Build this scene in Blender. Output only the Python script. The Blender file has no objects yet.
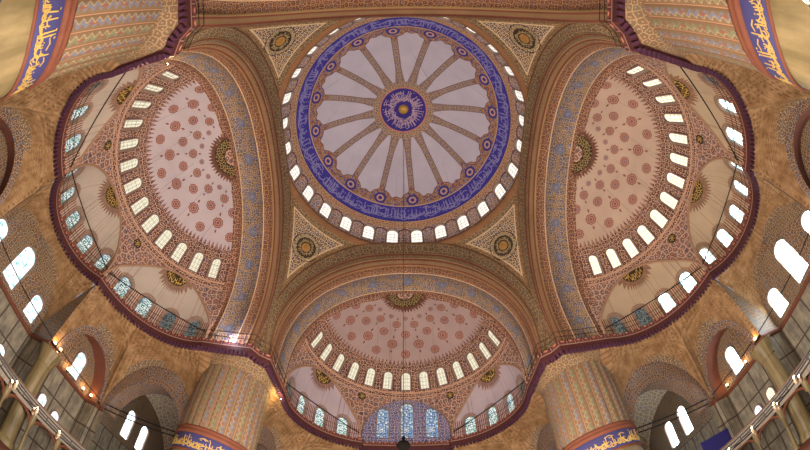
import bpy, math, random
import numpy as np
from mathutils import Vector, Matrix
random.seed(7)
PI=math.pi; sin=math.sin; cos=math.cos; sqrt=math.sqrt
SC=bpy.context.scene; COL=SC.collection

# ---------------------------------------------------------------- node language
class NT:
    cur=None
def _sock(x,node,i):
    if isinstance(x,V): NT.cur.links.new(x.s,node.inputs[i])
    elif isinstance(x,(tuple,list)): node.inputs[i].default_value=tuple(x)+((1.,) if len(x)==3 and node.inputs[i].type=='RGBA' else ())
    else: node.inputs[i].default_value=x
def mth(op,*a,clamp=False):
    n=NT.cur.nodes.new('ShaderNodeMath'); n.operation=op; n.use_clamp=clamp
    for i,x in enumerate(a): _sock(x,n,i)
    return V(n.outputs[0])
class V:
    def __init__(s,sock): s.s=sock
    def __add__(a,b): return mth('ADD',a,b)
    __radd__=__add__
    def __sub__(a,b): return mth('SUBTRACT',a,b)
    def __rsub__(a,b): return mth('SUBTRACT',b,a)
    def __mul__(a,b): return mth('MULTIPLY',a,b)
    __rmul__=__mul__
    def __truediv__(a,b): return mth('DIVIDE',a,b)
    def __neg__(a): return mth('MULTIPLY',a,-1.)
def gt(a,b): return mth('GREATER_THAN',a,b)
def lt(a,b): return mth('LESS_THAN',a,b)
def mn(a,b): return mth('MINIMUM',a,b)
def mx(a,b): return mth('MAXIMUM',a,b)
def ab(a): return mth('ABSOLUTE',a)
def fr(a): return mth('FRACT',a)
def fl(a): return mth('FLOOR',a)
def sn(a): return mth('SINE',a)
def cs(a): return mth('COSINE',a)
def sq(a): return mth('SQRT',a)
def pw(a,b): return mth('POWER',a,b)
def at2(a,b): return mth('ARCTAN2',a,b)
def band(x,a,b): return gt(x,a)*lt(x,b)
def hyp(a,b): return sq(a*a+b*b)
def sat(a): return mth('ADD',a,0.,clamp=True)
def tri(x): return ab(fr(x)-.5)*2.          # triangle wave 0..1
def mix(f,a,b):
    n=NT.cur.nodes.new('ShaderNodeMix'); n.data_type='RGBA'
    _sock(f,n,0); _sock(a,n,6); _sock(b,n,7); return V(n.outputs[2])
def vec(x,y,z=0.):
    n=NT.cur.nodes.new('ShaderNodeCombineXYZ'); _sock(x,n,0);_sock(y,n,1);_sock(z,n,2); return V(n.outputs[0])
def sep(v):
    n=NT.cur.nodes.new('ShaderNodeSeparateXYZ'); _sock(v,n,0); return [V(o) for o in n.outputs]
def UV():
    n=NT.cur.nodes.new('ShaderNodeUVMap'); n.uv_map='UVMap'; x=sep(V(n.outputs[0])); return x[0],x[1]
def OBJ():
    n=NT.cur.nodes.new('ShaderNodeTexCoord'); return V(n.outputs['Object'])
def vor(v,scale,rnd=1.,feat='F1'):
    n=NT.cur.nodes.new('ShaderNodeTexVoronoi'); n.feature=feat; n.voronoi_dimensions='2D'
    _sock(v,n,n.inputs.find('Vector')); n.inputs['Scale'].default_value=scale; n.inputs['Randomness'].default_value=rnd
    return V(n.outputs['Distance']),(V(n.outputs['Color']) if feat=='F1' else None)
def noise(v,scale,det=2.,rough=.5,dim='3D'):
    n=NT.cur.nodes.new('ShaderNodeTexNoise'); n.noise_dimensions=dim
    _sock(v,n,n.inputs.find('Vector')); n.inputs['Scale'].default_value=scale; n.inputs['Detail'].default_value=det; n.inputs['Roughness'].default_value=rough
    return V(n.outputs[0])
def H(h):
    h=h.lstrip('#'); c=[int(h[i:i+2],16)/255 for i in (0,2,4)]
    return tuple((x/12.92 if x<=.04045 else ((x+.055)/1.055)**2.4) for x in c)
MATS={}
def material(name,fn,rough=.75,metal=0.,bump=None,emit=False,strength=1.):
    m=bpy.data.materials.new(name); m.use_nodes=True; nt=m.node_tree; NT.cur=nt
    nt.nodes.clear(); out=nt.nodes.new('ShaderNodeOutputMaterial')
    c=fn()
    if emit:
        e=nt.nodes.new('ShaderNodeEmission'); _sock(c,e,0); e.inputs[1].default_value=strength; nt.links.new(e.outputs[0],out.inputs[0])
    else:
        p=nt.nodes.new('ShaderNodeBsdfPrincipled'); _sock(c,p,p.inputs.find('Base Color')); p.inputs['Roughness'].default_value=rough; p.inputs['Specular IOR Level'].default_value=.0 if rough>=.95 else .25; p.inputs['Metallic'].default_value=metal
        if bump: 
            b=nt.nodes.new('ShaderNodeBump'); b.inputs['Strength'].default_value=bump; b.inputs['Distance'].default_value=.05
            _sock(noise(OBJ(),6.,4.),b,b.inputs.find('Height')); nt.links.new(b.outputs[0],p.inputs['Normal'])
        nt.links.new(p.outputs[0],out.inputs[0])
    m.cycles.emission_sampling='FRONT_BACK' if emit else 'NONE'
    MATS[name]=m; return m
def arab(v,scale,base,c1,c2,line,fill=.36,rnd=.75):
    """interlaced floral ornament: blossoms of two colours on a ground with thin stems"""
    def ochre(c,g,k=.3):
        if not isinstance(c,tuple): return c
        l=.2126*c[0]+.7152*c[1]+.0722*c[2]
        if c[0]>c[2]: c=tuple(a*(1-k)+b*k for a,b in zip(c,(l*1.42,l*.95,l*.52)))
        return tuple(x*g for x in c)
    base=ochre(base,.62); c1=ochre(c1,.72,.3); c2=ochre(c2,.75); line=ochre(line,1.05,.3)
    d,c=vor(v,scale,rnd); e,_=vor(v,scale,rnd,'DISTANCE_TO_EDGE')
    r,g,b=sep(c)
    w=(noise(v,scale*3.3,1.,.5,'2D')-.5)*.55; d=d+w; e=e+w*.25
    col=mix(lt(e,.07),base,line)
    col=mix(lt(d,fill),col,mix(gt(r,.5),c1,c2))
    col=mix(lt(d,fill*.38),col,line)
    return col
def stain(col,amt=.25,scale=.35):
    n=noise(OBJ(),scale,5.,.6)
    k=sat((n-.5)*2.*amt+1.-amt*.35)
    c=NT.cur.nodes.new('ShaderNodeMix'); c.data_type='RGBA'; c.blend_type='MULTIPLY'; c.inputs[0].default_value=1.
    _sock(col,c,6); g=NT.cur.nodes.new('ShaderNodeCombineColor'); 
    for i in range(3): _sock(k,g,i)
    NT.cur.links.new(g.outputs[0],c.inputs[7]); return V(c.outputs[2])

# ---------------------------------------------------------------- mesh helpers
def link(name,me,mat=None,parent=None):
    o=bpy.data.objects.new(name,me); COL.objects.link(o)
    if mat and me is not None and not me.materials: me.materials.append(mat)
    if parent: o.parent=parent
    return o
def empty(name,loc=(0,0,0),rz=0.):
    o=bpy.data.objects.new(name,None); COL.objects.link(o); o.location=loc; o.rotation_euler=(0,0,rz); o.empty_display_size=.5; return o
def tag(o,label=None,cat=None,group=None,kind=None):
    if label:o['label']=label
    if cat:o['category']=cat
    if group:o['group']=group
    if kind:o['kind']=kind
    return o
def tag_of(o,**k): return tag(o,**k)
def copy_tree(o,parent=None):
    c=o.copy(); COL.objects.link(c)
    if parent: c.parent=parent
    for ch in list(o.children): copy_tree(ch,c)
    return c
class MB:
    def __init__(s): s.v=[];s.f=[];s.uv=[]
    def add(s,vs,fs,uvs=None):
        b=len(s.v); s.v+= [tuple(p) for p in vs]; s.f+=[tuple(i+b for i in f) for f in fs]
        s.uv+= (list(uvs) if uvs is not None else [(p[0],p[2]) for p in vs])
        return s
    def box(s,c,h,M=None):
        P=[Vector((c[0]+sx*h[0],c[1]+sy*h[1],c[2]+sz*h[2])) for sx in(-1,1) for sy in(-1,1) for sz in(-1,1)]
        if M: P=[M@p for p in P]
        return s.add(P,[(0,1,3,2),(4,6,7,5),(0,4,5,1),(2,3,7,6),(0,2,6,4),(1,5,7,3)])
    def tube(s,pts,r,n=6,caps=True):
        pts=[Vector(p) for p in pts]; R=r if isinstance(r,(list,tuple)) else [r]*len(pts)
        V_=[];F=[];UVs=[];L=0.
        ref=None
        for i,p in enumerate(pts):
            t=(pts[min(i+1,len(pts)-1)]-pts[max(i-1,0)]).normalized()
            if ref is None: ref=t.orthogonal().normalized()
            ref=(ref-t*ref.dot(t)).normalized(); b=t.cross(ref)
            if i: L+=(p-pts[i-1]).length
            for k in range(n):
                a=2*PI*k/n; V_.append(p+(ref*cos(a)+b*sin(a))*R[i]); UVs.append((k/n,L))
        for i in range(len(pts)-1):
            for k in range(n):
                F.append((i*n+k,i*n+(k+1)%n,(i+1)*n+(k+1)%n,(i+1)*n+k))
        if caps: F.append(tuple(range(n))[::-1]); F.append(tuple((len(pts)-1)*n+k for k in range(n)))
        return s.add(V_,F,UVs)
    def lathe(s,prof,n=32,M=None,umul=1.,a0=0.,a1=2*PI):
        V_=[];F=[];U=[];full=abs(a1-a0-2*PI)<1e-6; m=n+1
        for (r,z) in prof:
            for k in range(m):
                a=a0+(a1-a0)*k/n; p=Vector((r*cos(a),r*sin(a),z)); V_.append(M@p if M else p); U.append((a*umul,z))
        for i in range(len(prof)-1):
            for k in range(n): F.append((i*m+k,i*m+k+1,(i+1)*m+k+1,(i+1)*m+k))
        return s.add(V_,F,U)
    def mesh(s,name,smooth=False):
        me=bpy.data.meshes.new(name); me.from_pydata(s.v,[],s.f)
        uvl=me.uv_layers.new(name='UVMap')
        li=np.empty(len(me.loops),dtype=np.int32); me.loops.foreach_get('vertex_index',li)
        uv=np.array(s.uv,dtype=np.float32)[li]; uvl.data.foreach_set('uv',uv.ravel())
        if smooth: me.polygons.foreach_set('use_smooth',[True]*len(me.polygons))
        me.update(); return me
    def build(s,name,mat,parent=None,smooth=False): return link(name,s.mesh(name,smooth),mat,parent)

def surf(S,us,vs,clips=(),uvf=None,mb=None,flip=False):
    """parametric surface cut by functions f(u,v,P)>=0"""
    mb=mb or MB(); cache={}
    def P(q):
        k=(round(q[0],6),round(q[1],6)); r=cache.get(k)
        if r is None: r=[S(*q),{}]; cache[k]=r
        return r
    def val(ci,q):
        r=P(q); x=r[1].get(ci)
        if x is None: x=clips[ci](q[0],q[1],r[0]); r[1][ci]=x
        return x
    polys=[]
    for i in range(len(us)-1):
        for j in range(len(vs)-1):
            polys.append([(us[i],vs[j]),(us[i+1],vs[j]),(us[i+1],vs[j+1]),(us[i],vs[j+1])])
    for ci in range(len(clips)):
        out=[]
        for pl in polys:
            fv=[val(ci,q) for q in pl]
            if min(fv)>=0: out.append(pl); continue
            if max(fv)<0: continue
            new=[]
            n=len(pl)
            for a in range(n):
                q0,q1,f0,f1=pl[a],pl[(a+1)%n],fv[a],fv[(a+1)%n]
                if f0>=0: new.append(q0)
                if (f0>=0)!=(f1>=0):
                    lo,hi=(q0,q1) if f0>=0 else (q1,q0)
                    for _ in range(9):
                        m=((lo[0]+hi[0])/2,(lo[1]+hi[1])/2)
                        if clips[ci](m[0],m[1],S(*m))>=0: lo=m
                        else: hi=m
                    new.append((round(lo[0],6),round(lo[1],6)))
            if len(new)>=3: out.append(new)
        polys=out
    idx={};V_=[];U=[];F=[]
    for pl in polys:
        f=[]
        for q in pl:
            k=(round(q[0],6),round(q[1],6)); i=idx.get(k)
            if i is None:
                i=len(V_); idx[k]=i; p=P(q)[0]; V_.append(p); U.append(uvf(q[0],q[1],p) if uvf else q)
            if not f or f[-1]!=i: f.append(i)
        if f[0]==f[-1]: f.pop()
        if len(f)>=3: F.append(tuple(f[::-1]) if flip else tuple(f))
    mb.add(V_,F,U); return mb
def lin(a,b,n): return [a+(b-a)*i/n for i in range(n+1)]
def merged(base,extra,tol=.02):
    xs=sorted(set(round(x,5) for x in extra)); out=list(xs)
    for b in base:
        if all(abs(b-x)>tol for x in xs): out.append(b)
    return sorted(out)
def arch_out(s,h,w,H_):
    """>0 outside of an arch-headed opening w wide and H_ high"""
    h1=H_-w/2
    if h>h1: return sqrt(s*s+(h-h1)**2)-w/2
    return max(abs(s)-w/2,-h)
def solid(o,t,off=1.):
    m=o.modifiers.new('thickness','SOLIDIFY'); m.thickness=t; m.offset=off; m.use_even_offset=False; return o

# ---------------------------------------------------------------- main measures (metres)
A=10.94; B=9.86; D=15.03; ZC=17.1           # arch face, half opening, back of arch, cornice
ZS=19.4; HS=9.9; PS=2.15                     # springing of semi-domes
RING_Z=32.7; RING_R=11.6
def prof(v):
    if v<=0: return B,ZS+v
    t=min(v/9.88,PI/2)
    return B*max(cos(t),0.)**(2/PS), ZS+HS*sin(t)**(2/PS)
VMAX=9.88*PI/2
def r_at(z):
    if z<=ZS: return B
    k=(z-ZS)/HS
    return -(z-ZS-HS) -0. if k>=1 else B*(1-k**PS)**(1/PS)
# exedra spheres, local frame (outward = +y)
CH=(4.45,23.83); NX,NY=.852,.524
DIA=dict(c=(2.43,16.53),r=7.57,z=17.4,h=9.6)
CEN=dict(c=(0.,22.3),r=4.65,z=17.7,h=5.37)
PE=2.2
def ex_in(P,e,sx=1):
    dx=P[0]-sx*e['c'][0]; dy=P[1]-e['c'][1]; dz=max(P[2]-e['z'],0.)
    return (((dx*dx+dy*dy)/e['r']**2)**(PE/2)+(dz/e['h'])**PE)**(1/PE)*e['r']-e['r']
def sd_out(P):
    """>0 outside the semi-dome void"""
    if P[1]<D: return 1. if abs(P[0])>B else -1.
    z=P[2]
    if z>=ZS+HS: return 1.
    return hyp2(P[0],P[1]-D)-r_at(z)
def hyp2(a,b): return sqrt(a*a+b*b)

# ---------------------------------------------------------------- materials
GOLD=H('c89a45')
def m_plain(name,hexc,rough=.8,amt=.25,sc=.35,**k): return material(name,lambda:stain(H(hexc),amt,sc),rough,**k)
M_gold=material('gold_leaf',lambda:stain(H('d8b25c'),.3,3.),.45,.35)
M_dullgold=material('dull_gold',lambda:stain(H('a8793c'),.4,3.),.6)
M_pale=material('pale_gilt',lambda:H('a8966c'),.6)
M_iron=material('dark_iron',lambda:H('1c1816'),.7,.0)
M_wire=material('wire',lambda:H('33291f'),.7,.0)
M_lead=material('window_plaster',lambda:stain(H('8c766a'),.2,2.),.8)
M_brown=m_plain('brown_stone','9a6f4c')
M_marble=None
def f_marble():
    u,v=UV(); w=noise(vec(u*2.2,v*.18,0.),1.6,5.,.6,'2D')
    c=mix(sat((w-.35)*3.),H('6f6040'),H('8f7c56'))
    return stain(c,.25,.4)
M_marble=material('veined_marble',f_marble,.45)
def f_shell_dome():
    u,v=UV()                                        # u azimuth, v degrees of elevation
    k=u*(28/(2*PI)); su=k+.5
    wv=vec(u*11.,v*.2,0.)
    base=arab(wv,2.4,H('c4b4bc'),H('c07c5a'),H('7a78b0'),H('e0d2c2'),.32)
    col=base
    col=mix(gt(v,13.3),col,H('c8a27c'))
    col=mix(band(v,13.8,17.6),col,arab(wv,3.0,H('dca884'),H('c46844'),H('8a5a54'),H('e0c49c'),.3))
    col=mix(gt(v,17.6),col,H('d3b89a'))
    col=mix(band(v,18.1,28.6),col,H('4640a4'))
    col=mix(band(v,18.1,18.5),col,H('2b2670'))
    # floral rim with scalloped edge towards the white field
    ns=16; q=(u-.10)*(ns/(2*PI))
    fq=ab(fr(q)-.5)                                  # .5 at spoke axis
    sp=(.5-fq)*2.                                    # 0 at spoke axis .. 1 mid-field
    edge=40.6-sat(sp*1.5)*6.3+tri(u*(ns*2/PI))*1.1
    wv2=vec(u*9.,v*.19,3.)
    rim=arab(wv2,3.0,H('e6c8ac'),H('d0643a'),H('6a66b0'),H('7a4a40'),.33)
    ros=hyp((.5-fq)*3.6,(v-33.0)*.19)
    rim=mix(lt(ros,.66),rim,H('3f3f92')); rim=mix(lt(ros,.42),rim,H('d0a890')); rim=mix(lt(ros,.22),rim,H('3f3f92'))
    inner=band(v,28.6,90.)
    # radial distance in metres from the axis
    r=cs(v*(PI/180.))*11.75
    half=(.5-fq)*r*(2*PI/ns)
    field=H('c9c7d6')
    arms=arab(vec(half*2.,v*.2,0.),3.0,H('c0aca0'),H('9a6c5c'),H('76749a'),H('b8a698'),.33)
    e=noise(vec(u*30.,v*.5,0.),1.,1.,.5,'2D')
    field=mix(lt(half,.36+sat((v-63.)*.08)*.30),field,arms)
    field=mix(band(half,.29,.35),field,H('7d5c50'))
    field=mix(lt(v,edge),field,rim)
    field=mix(band(v-edge,-.35,.15),field,H('7a4538'))
    field=mix(band(v,28.6,29.3),field,H('d2b393'))
    field=mix(gt(v+tri(u*(ns*2/PI))*1.6,73.),field,arab(vec(u*4.,v*.3,5.),2.5,H('b39a80'),H('a26144'),H('6a5a80'),H('d6c3a5'),.3))
    field=mix(gt(v,75.6),field,H('c98d7d')); field=mix(gt(v,76.5),field,H('3f3590'))
    field=mix(band(v,87.0,88.2),field,H('b08a60'))
    col=mix(inner,col,field)
    # light frames around the windows
    wx=ab(fr(su)-.5)*(2*PI/28)*11.7
    hh=(v+.4)*.2112
    o=mx(hyp(wx,mx(hh-1.95,0.)),wx)
    col=mix(band(o,.6,.78)*lt(v,13.3)*gt(v,-.5),col,H('6b3a32'))
    return stain(col,.16,.4)
M_dome=material('painted_dome_plaster',f_shell_dome,.8)
def rosette(x,y,r,ca,cb,col):
    d=hyp(x,y); a=at2(y,x)
    rr=d*(1.+.07*1.)+sn(a*8.)*.05*r
    col=mix(lt(rr,r),col,ca)
    col=mix(band(rr,r*.66,r*.8),col,H('c79c8c'))
    col=mix(band(rr,r*.28,r*.42),col,H('c79c8c'))
    col=mix(lt(rr,r*.28),col,cb)
    return col
def semidome_fn(ground,red,blue,brown):
    def f():
        u,v=UV()                                     # u azimuth (rad), v metres up the meridian
        r=cs(mx(v,0.)/9.88)*9.86
        col=ground
        def row(col,v0,n,off,rad,ca,cb,fin):
            q=u*(n/PI)+off; x=(fr(q)-.5)*(PI/n)*r; y=v-v0
            if fin:
                col=mix(lt(ab(x)*2.2+ab(ab(y)-rad*1.55),rad*.42),col,ca)
            return rosette(x,y,rad,ca,cb,col)
        col=row(col,8.25,6.5,.5,.5,red,brown,False)
        col=row(col,9.35,6.5,0.,.55,red,brown,True)
        col=row(col,10.6,6.5,.5,.48,red,blue,False)
        col=row(col,11.75,6.5,0.,.44,brown,red,True)
        col=row(col,12.55,6.5,.5,.25,blue,red,False)
        # red-brown ornamental foot with spiky crest
        foot=arab(vec(u*9.86,v,0.),2.6,red,brown,blue,H('d4b09c'),.3)
        foot=mix(lt(v,3.1),foot,arab(vec(u*9.86,v,4.),2.0,H('ab8680'),H('9a5a48'),blue,H('c7a596'),.3))
        crest=6.75+tri(u*(56/PI))*.75
        col=mix(lt(v,crest),col,foot)
        col=mix(band(v-crest,-.12,.04),col,red)
        q=u*(14/PI)+.5; wx=ab(fr(q)-.5)*(PI/14)*8.8
        h=v-4.0
        o=mx(hyp(wx,mx(h-1.45,0.)),wx)
        col=mix(band(o,.5,.66)*gt(h,-.1),col,H('5f3b3c'))
        col=mix(band(v,3.55,3.75),col,H('c59d80')); col=mix(band(v,3.1,3.2),col,H('c59d80'))
        # edge border next to the arch
        x,y,z=sep(OBJ())
        yy=y-D
        col=mix(lt(yy,.55)*gt(v,1.),col,arab(vec(v,yy,2.),2.6,H('9a6250'),H('8c4633'),H('604050'),H('c09a80'),.3))
        # crown medallion
        d=hyp(hyp(x,yy),mx(ZS+HS-.0-z,0.)*1.5)
        a=at2(yy,x)
        sp=2.1+tri(a*(22/PI))*.4
        col=mix(lt(d,sp),col,arab(vec(x,yy,7.),2.6,red,brown,H('b98d77'),H('7c4634'),.3))
        col=mix(lt(d,1.8),col,H('33291a'))
        n,_=vor(vec(x,yy,0.),4.2,1.,'DISTANCE_TO_EDGE')
        col=mix(band(d,.9,1.72)*lt(n,.07),col,H('bfa66c'))
        col=mix(lt(d,.8),col,arab(vec(x,yy,3.),2.,H('b5837a'),red,blue,H('cfae9c'),.3))
        return stain(col,.2,.4)
    return f
M_sd=material('painted_semidome_plaster',semidome_fn(H('beb3b6'),H('7f4d46'),H('625a6c'),H('74504a')),.8)
M_sdE=material('semidome_plaster_warm_lit',semidome_fn(H('bda692'),H('845246'),H('6c6068'),H('7a5048')),.8)  # same plaster, warmer light of the right side put into its colours
M_sdN=material('semidome_plaster_rosy_lit',semidome_fn(H('a8948f'),H('78443c'),H('584c5c'),H('70463a')),.8)  # same plaster, rosy dimmer light of this side put into its colours
def exedra_fn(ground,red,brown,ce,zc,n,span,crown):
    def f():
        u,v=UV()                                     # u azimuth about own axis, v metres
        x,y,z=sep(OBJ())
        col=ground
        col=mix(gt(noise(vec(u*1.0,0.,0.),26.,1.,.5,'2D'),.66),col,mix(.35,ground,brown))
        wd=2*span/n; q=u/wd+ (n%2)*.5
        wx=ab(fr(q)-.5)*wd*ce['r']; h=v-.0
        o=mx(hyp(wx,mx(h-1.3,0.)),wx)
        a=at2(h-1.3,wx)
        ins=lt(ab(u),span)
        col=mix(lt(o,.86+tri(a*6.)*.10)*ins*lt(v,3.2),col,mix(.3,arab(vec(u*ce['r'],v,0.),4.,brown,red,H('7a7070'),H('b08468'),.3),ground))
        col=mix(lt(v,-.0),col,brown)
        col=mix(lt(v,1.6)*gt(o,.8)*gt(wx,.75),col,mix(gt(fr(wx*5.),.5),brown,ground))
        # fans of ornament around the crown
        dx=x-crown[0];dy=y-crown[1];dz=z-crown[2]
        d=sq(dx*dx+dy*dy+dz*dz); a2=at2(dy,dx)
        sp=1.5+tri(a2*(18/PI))*.5
        col=mix(lt(d,sp),col,mix(.2,arab(vec(x,y,0.),4.,red,brown,H('b0704a'),H('8a5a3c'),.3),ground))
        col=mix(lt(d,1.15),col,H('3b2d1a'))
        e,_=vor(vec(x,y,0.),4.6,1.,'DISTANCE_TO_EDGE')
        col=mix(band(d,.45,1.08)*lt(e,.09),col,H('c9a656'))
        return stain(col,.2,.4)
    return f
def f_soffit():
    u,v=UV()                                         # u metres along the curve, v metres in from face
    col=H('7c6244')
    col=mix(band(v,.3,.42),col,H('6e3d2c')); col=mix(band(v,.42,.6),col,H('a3875c'))
    dk=arab(vec(u,v,0.),3.0,H('8e5a41'),H('80402f'),H('6e5560'),H('a87f5c'),.3)
    col=mix(band(v,.6,1.4),col,dk)
    col=mix(band(v,1.4,1.5),col,H('d3b48e'))
    main=arab(vec(u,v,1.),2.7,H('84746a'),H('d09a5c'),H('6c7ab0'),H('cdbb9c'),.36)
    main2=arab(vec(u+.31,v+.2,1.),4.6,H('85756a'),H('96583f'),H('6f7590'),H('4a3e3a'),.30)
    main=mix(.45,main,main2)
    q=(fr(u/3.2)-.5)*3.2; yy=v-2.55
    d=hyp(q,yy)+sn(at2(yy,q)*8.)*.03
    main=mix(lt(d,.44)*.6,main,H('5c6b88')); main=mix(lt(d,.15),main,H('807c90'))
    col=mix(band(v,1.5,3.55),col,main)
    col=mix(band(v,3.55,3.65),col,H('d3b48e'))
    col=mix(gt(v,3.65),col,arab(vec(u,v,4.),2.6,H('96604c'),H('8a4433'),H('6a5060'),H('bb9078'),.3))
    return stain(col,.22,.5)
M_soffit=material('painted_arch_soffit',f_soffit,.8)
def f_archivolt():
    u,v=UV()                                         # v 0 intrados .. 1 extrados
    col=arab(vec(u,v*2.6,3.),3.2,H('93795a'),H('86684a'),H('7a7068'),H('a58c66'),.3)
    col=mix(band(v,.05,.11),col,H('7d4432')); col=mix(band(v,.30,.36),col,H('7d4432'))
    col=mix(band(v,.36,.40),col,H('b39a70')); col=mix(band(v,.11,.15),col,H('b39a70'))
    col=mix(band(v,.42,.86),col,arab(vec(u,v*2.6,0.),2.2,H('8c7456'),H('7c5f45'),H('706a66'),H('a89068'),.3))
    col=mix(band(v,.9,.95),col,H('80502f'))
    return stain(col,.25,.5)
M_archivolt=material('painted_archivolt',f_archivolt,.8)
def f_pend():
    x,y,z=sep(OBJ())
    ax=ab(x);ay=ab(y)
    d1=mn(A-ax,A-ay); d3=RING_Z-z
    v=vec((ax-ay)*.8,z,0.)
    col=arab(v,2.3,H('92795a'),H('866848'),H('7c7466'),H('a68f68'),.3)
    col=stain(col,.35,.6)
    pan=arab(v,3.1,H('7a6c60'),H('8a6248'),H('5c6078'),H('cdbb98'),.31)
    k1=gt(d1,.34)*gt(d3,1.0)*gt(z,25.4)
    k0=gt(d1,.25)*gt(d3,.9)*gt(z,25.2)
    col=mix(k0,col,H('c9b08a')); col=mix(k1,col,pan)
    col=mix(band(d3,.28,.40),col,H('7a5233')); col=mix(band(d1,.06,.12),col,H('7a5233'))
    return col
M_pend=material('painted_pendentive',f_pend,.8)
def f_golden():
    u,v=UV()
    n=noise(OBJ(),1.1,5.,.65)
    c=mix(sat((n-.35)*3.),H('7c5c38'),H('a88760'))
    d,_=vor(vec(u,v,0.),2.4,.35)
    zone=gt(noise(vec(u,v,0.),.35,2.,.5,'2D'),.46)
    c=mix(zone*lt(d,.26)*.7,c,H('684830'))
    lace=arab(vec(u*.8,v,0.),3.2,H('6f5a44'),H('7a4c36'),H('4c5060'),H('b8a27c'),.3)
    pan=(band(u,3.6,6.9)+band(u,8.5,11.6))*gt(v-ab(u-5.2)*.5*lt(u,7.5)-ab(u-10.)*.5*gt(u,7.5),4.3)
    c=mix(pan,c,lace)
    c=mix(lt(fr(v*1.7),.10)*.5,c,H('6c4e34'))
    return c
M_gpend=material('ochre_corbel_plaster',f_golden,.8,bump=.4)
def f_wallpaint():
    u,v=UV()
    up=arab(vec(u,v,0.),2.9,H('7c634c'),H('855440'),H('5c6270'),H('a58b6c'),.33)
    up=mix(gt(noise(vec(u,v,0.),.4,1.,.5,'2D'),.55),up,arab(vec(u,v,0.),4.,H('806648'),H('784a38'),H('5c5c68'),H('a89270'),.3))
    # below the string course: marble slabs in frames
    fu=ab(fr(u/1.5)-.5)*1.5; fv=ab(fr((v-9.0)/2.3)-.5)*2.3
    w=noise(vec(u*1.2,v*.5,0.),1.6,5.,.6,'2D')
    mar=mix(sat((w-.35)*3.),H('6e675a'),H('978c76'))
    mar=mix(gt(fu,.68)+gt(fv,1.07),mar,H('4d4038'))
    return stain(mix(lt(v,9.0),up,mar),.22,.5)
M_wall=material('painted_wall_over_marble',f_wallpaint,.6)
def f_spandrel():
    u,v=UV()
    col=arab(vec(u,v,0.),3.1,H('7a6054'),H('865544'),H('5e6478'),H('a99078'),.34)
    return stain(col,.2,.5)
M_band=material('painted_lower_arch',f_spandrel,.8)
def f_barrel():
    u,v=UV(); return stain(mix(lt(fr(v*.5),.06),H('7c4a33'),H('c0a284')),.3,.6)
M_tile=material('blue_glow_tile',lambda:(lambda q:arab(vec(q[0],q[1],0.),2.6,H('83788c'),H('4a58a0'),H('76659a'),H('b4aebc'),.34))(UV()),.4)  # tile ornament with the blue glow between the windows painted into its colours
M_barrel=material('niche_lining',lambda:stain(H('74483a'),.35,.6),.8)
def f_cornice():
    u,v=UV()
    f=ab(fr(u*1.55)-.5); 
    col=H('4a2320')
    col=mix(lt(f,.30)*band(v,.12,.76),col,H('673630'))
    col=mix(lt(hyp((fr(u*1.55)-.5)*.65,(v-.45)),.14),col,H('b5785c'))
    col=mix(gt(f,.44)*band(v,.1,.76),col,H('85665a'))
    col=mix(band(v,.78,.86),col,H('957868')); 
    return col
M_cornice=material('painted_cornice',f_cornice,.7)
M_tooth=material('cornice_tooth',lambda:H('4a2a3c'),.7)
M_ledge=m_plain('cornice_ledge','75594a')
def f_shaft():
    u,v=UV()                                         # u rib index, v metres
    f=ab(fr(u)-.5)
    rid=fr(fl(u)*.37)
    x=(fr(u)-.5); s=x*2.-sn(v*14.+fl(u)*2.1)*.26
    g=H('765f46')
    leaf=mix(gt(rid,.5),H('707054'),H('6e6c74'))
    col=mix(lt(ab(s),.30),g,leaf)
    col=mix(lt(hyp(x*1.1,(fr(v*.83+fl(u)*.33)-.5)*.6),.12),col,H('835440'))
    col=mix(lt(ab(s+.35),.1),col,H('998460'))
    col=mix(gt(f,.43),col,H('6e4030')); col=mix(gt(f,.46),col,H('a07c58'))
    return stain(col,.2,.5)
M_shaft=material('painted_reeded_shaft',f_shaft,.75)
M_torus=material('red_torus',lambda:stain(H('74432f'),.3,1.5),.7)
M_bandblue=material('blue_script_ground',lambda:H('3d3a63'),.7)
M_red_carpet=material('red_carpet',lambda:stain(H('84584a'),.4,1.),.95)
M_deepblue=material('blue_painted_ring_band',lambda:H('3a348c'),.8)
def pane_fn(tint,dark,scale,cov):
    def f():
        u,v=UV()
        d,_=vor(vec(u,v,0.),scale,.0); e,_=vor(vec(u+.09,v+.07,0.),scale*1.9,1.)
        c=mix(gt(d,cov),tint,dark)
        return c
    return f
def pane(name,tint,dark,scale,cov,st): return material(name,pane_fn(tint,dark,scale,cov),emit=True,strength=st)
P_dome=pane('dome_glass',H('fff8ee'),H('e2d8c4'),5.,.54,1.25)
P_semi=pane('semidome_glass',H('f8f0d6'),H('b8a47c'),6.,.50,1.1)
P_semiE=pane('semidome_glass_sunny',H('fff3d8'),H('d9c193'),6.,.52,1.6)
def f_ex():
    u,v=UV(); d,c=vor(vec(u,v,0.),7.5,.5); r,g,b=sep(c)
    col=mix(gt(r,.72),H('e8f6f0'),mix(gt(g,.5),H('6fb39a'),H('86a6cc')))
    return mix(gt(d,.47),col,H('343d3c'))
P_ex=material('exedra_stained_glass',f_ex,emit=True,strength=1.1)
P_exN=material('exedra_stained_glass_qibla',f_ex,emit=True,strength=1.3)
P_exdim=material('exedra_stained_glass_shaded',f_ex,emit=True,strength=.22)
P_exE=material('exedra_stained_glass_bright',f_ex,emit=True,strength=6.)
def f_low():
    u,v=UV(); d,c=vor(vec(u,v,0.),4.2,.6); r,g,b=sep(c)
    col=mix(gt(r,.8),H('f4fbff'),H('9ac8c8'))
    return mix(lt(d,.12)*gt(g,.3),col,H('44505a'))
P_low=material('lower_window_glass',f_low,emit=True,strength=2.)
P_lowE=material('lower_window_glass_sun',f_low,emit=True,strength=30.)
P_lowE2=material('lower_window_glass_bright',f_low,emit=True,strength=14.)
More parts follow.
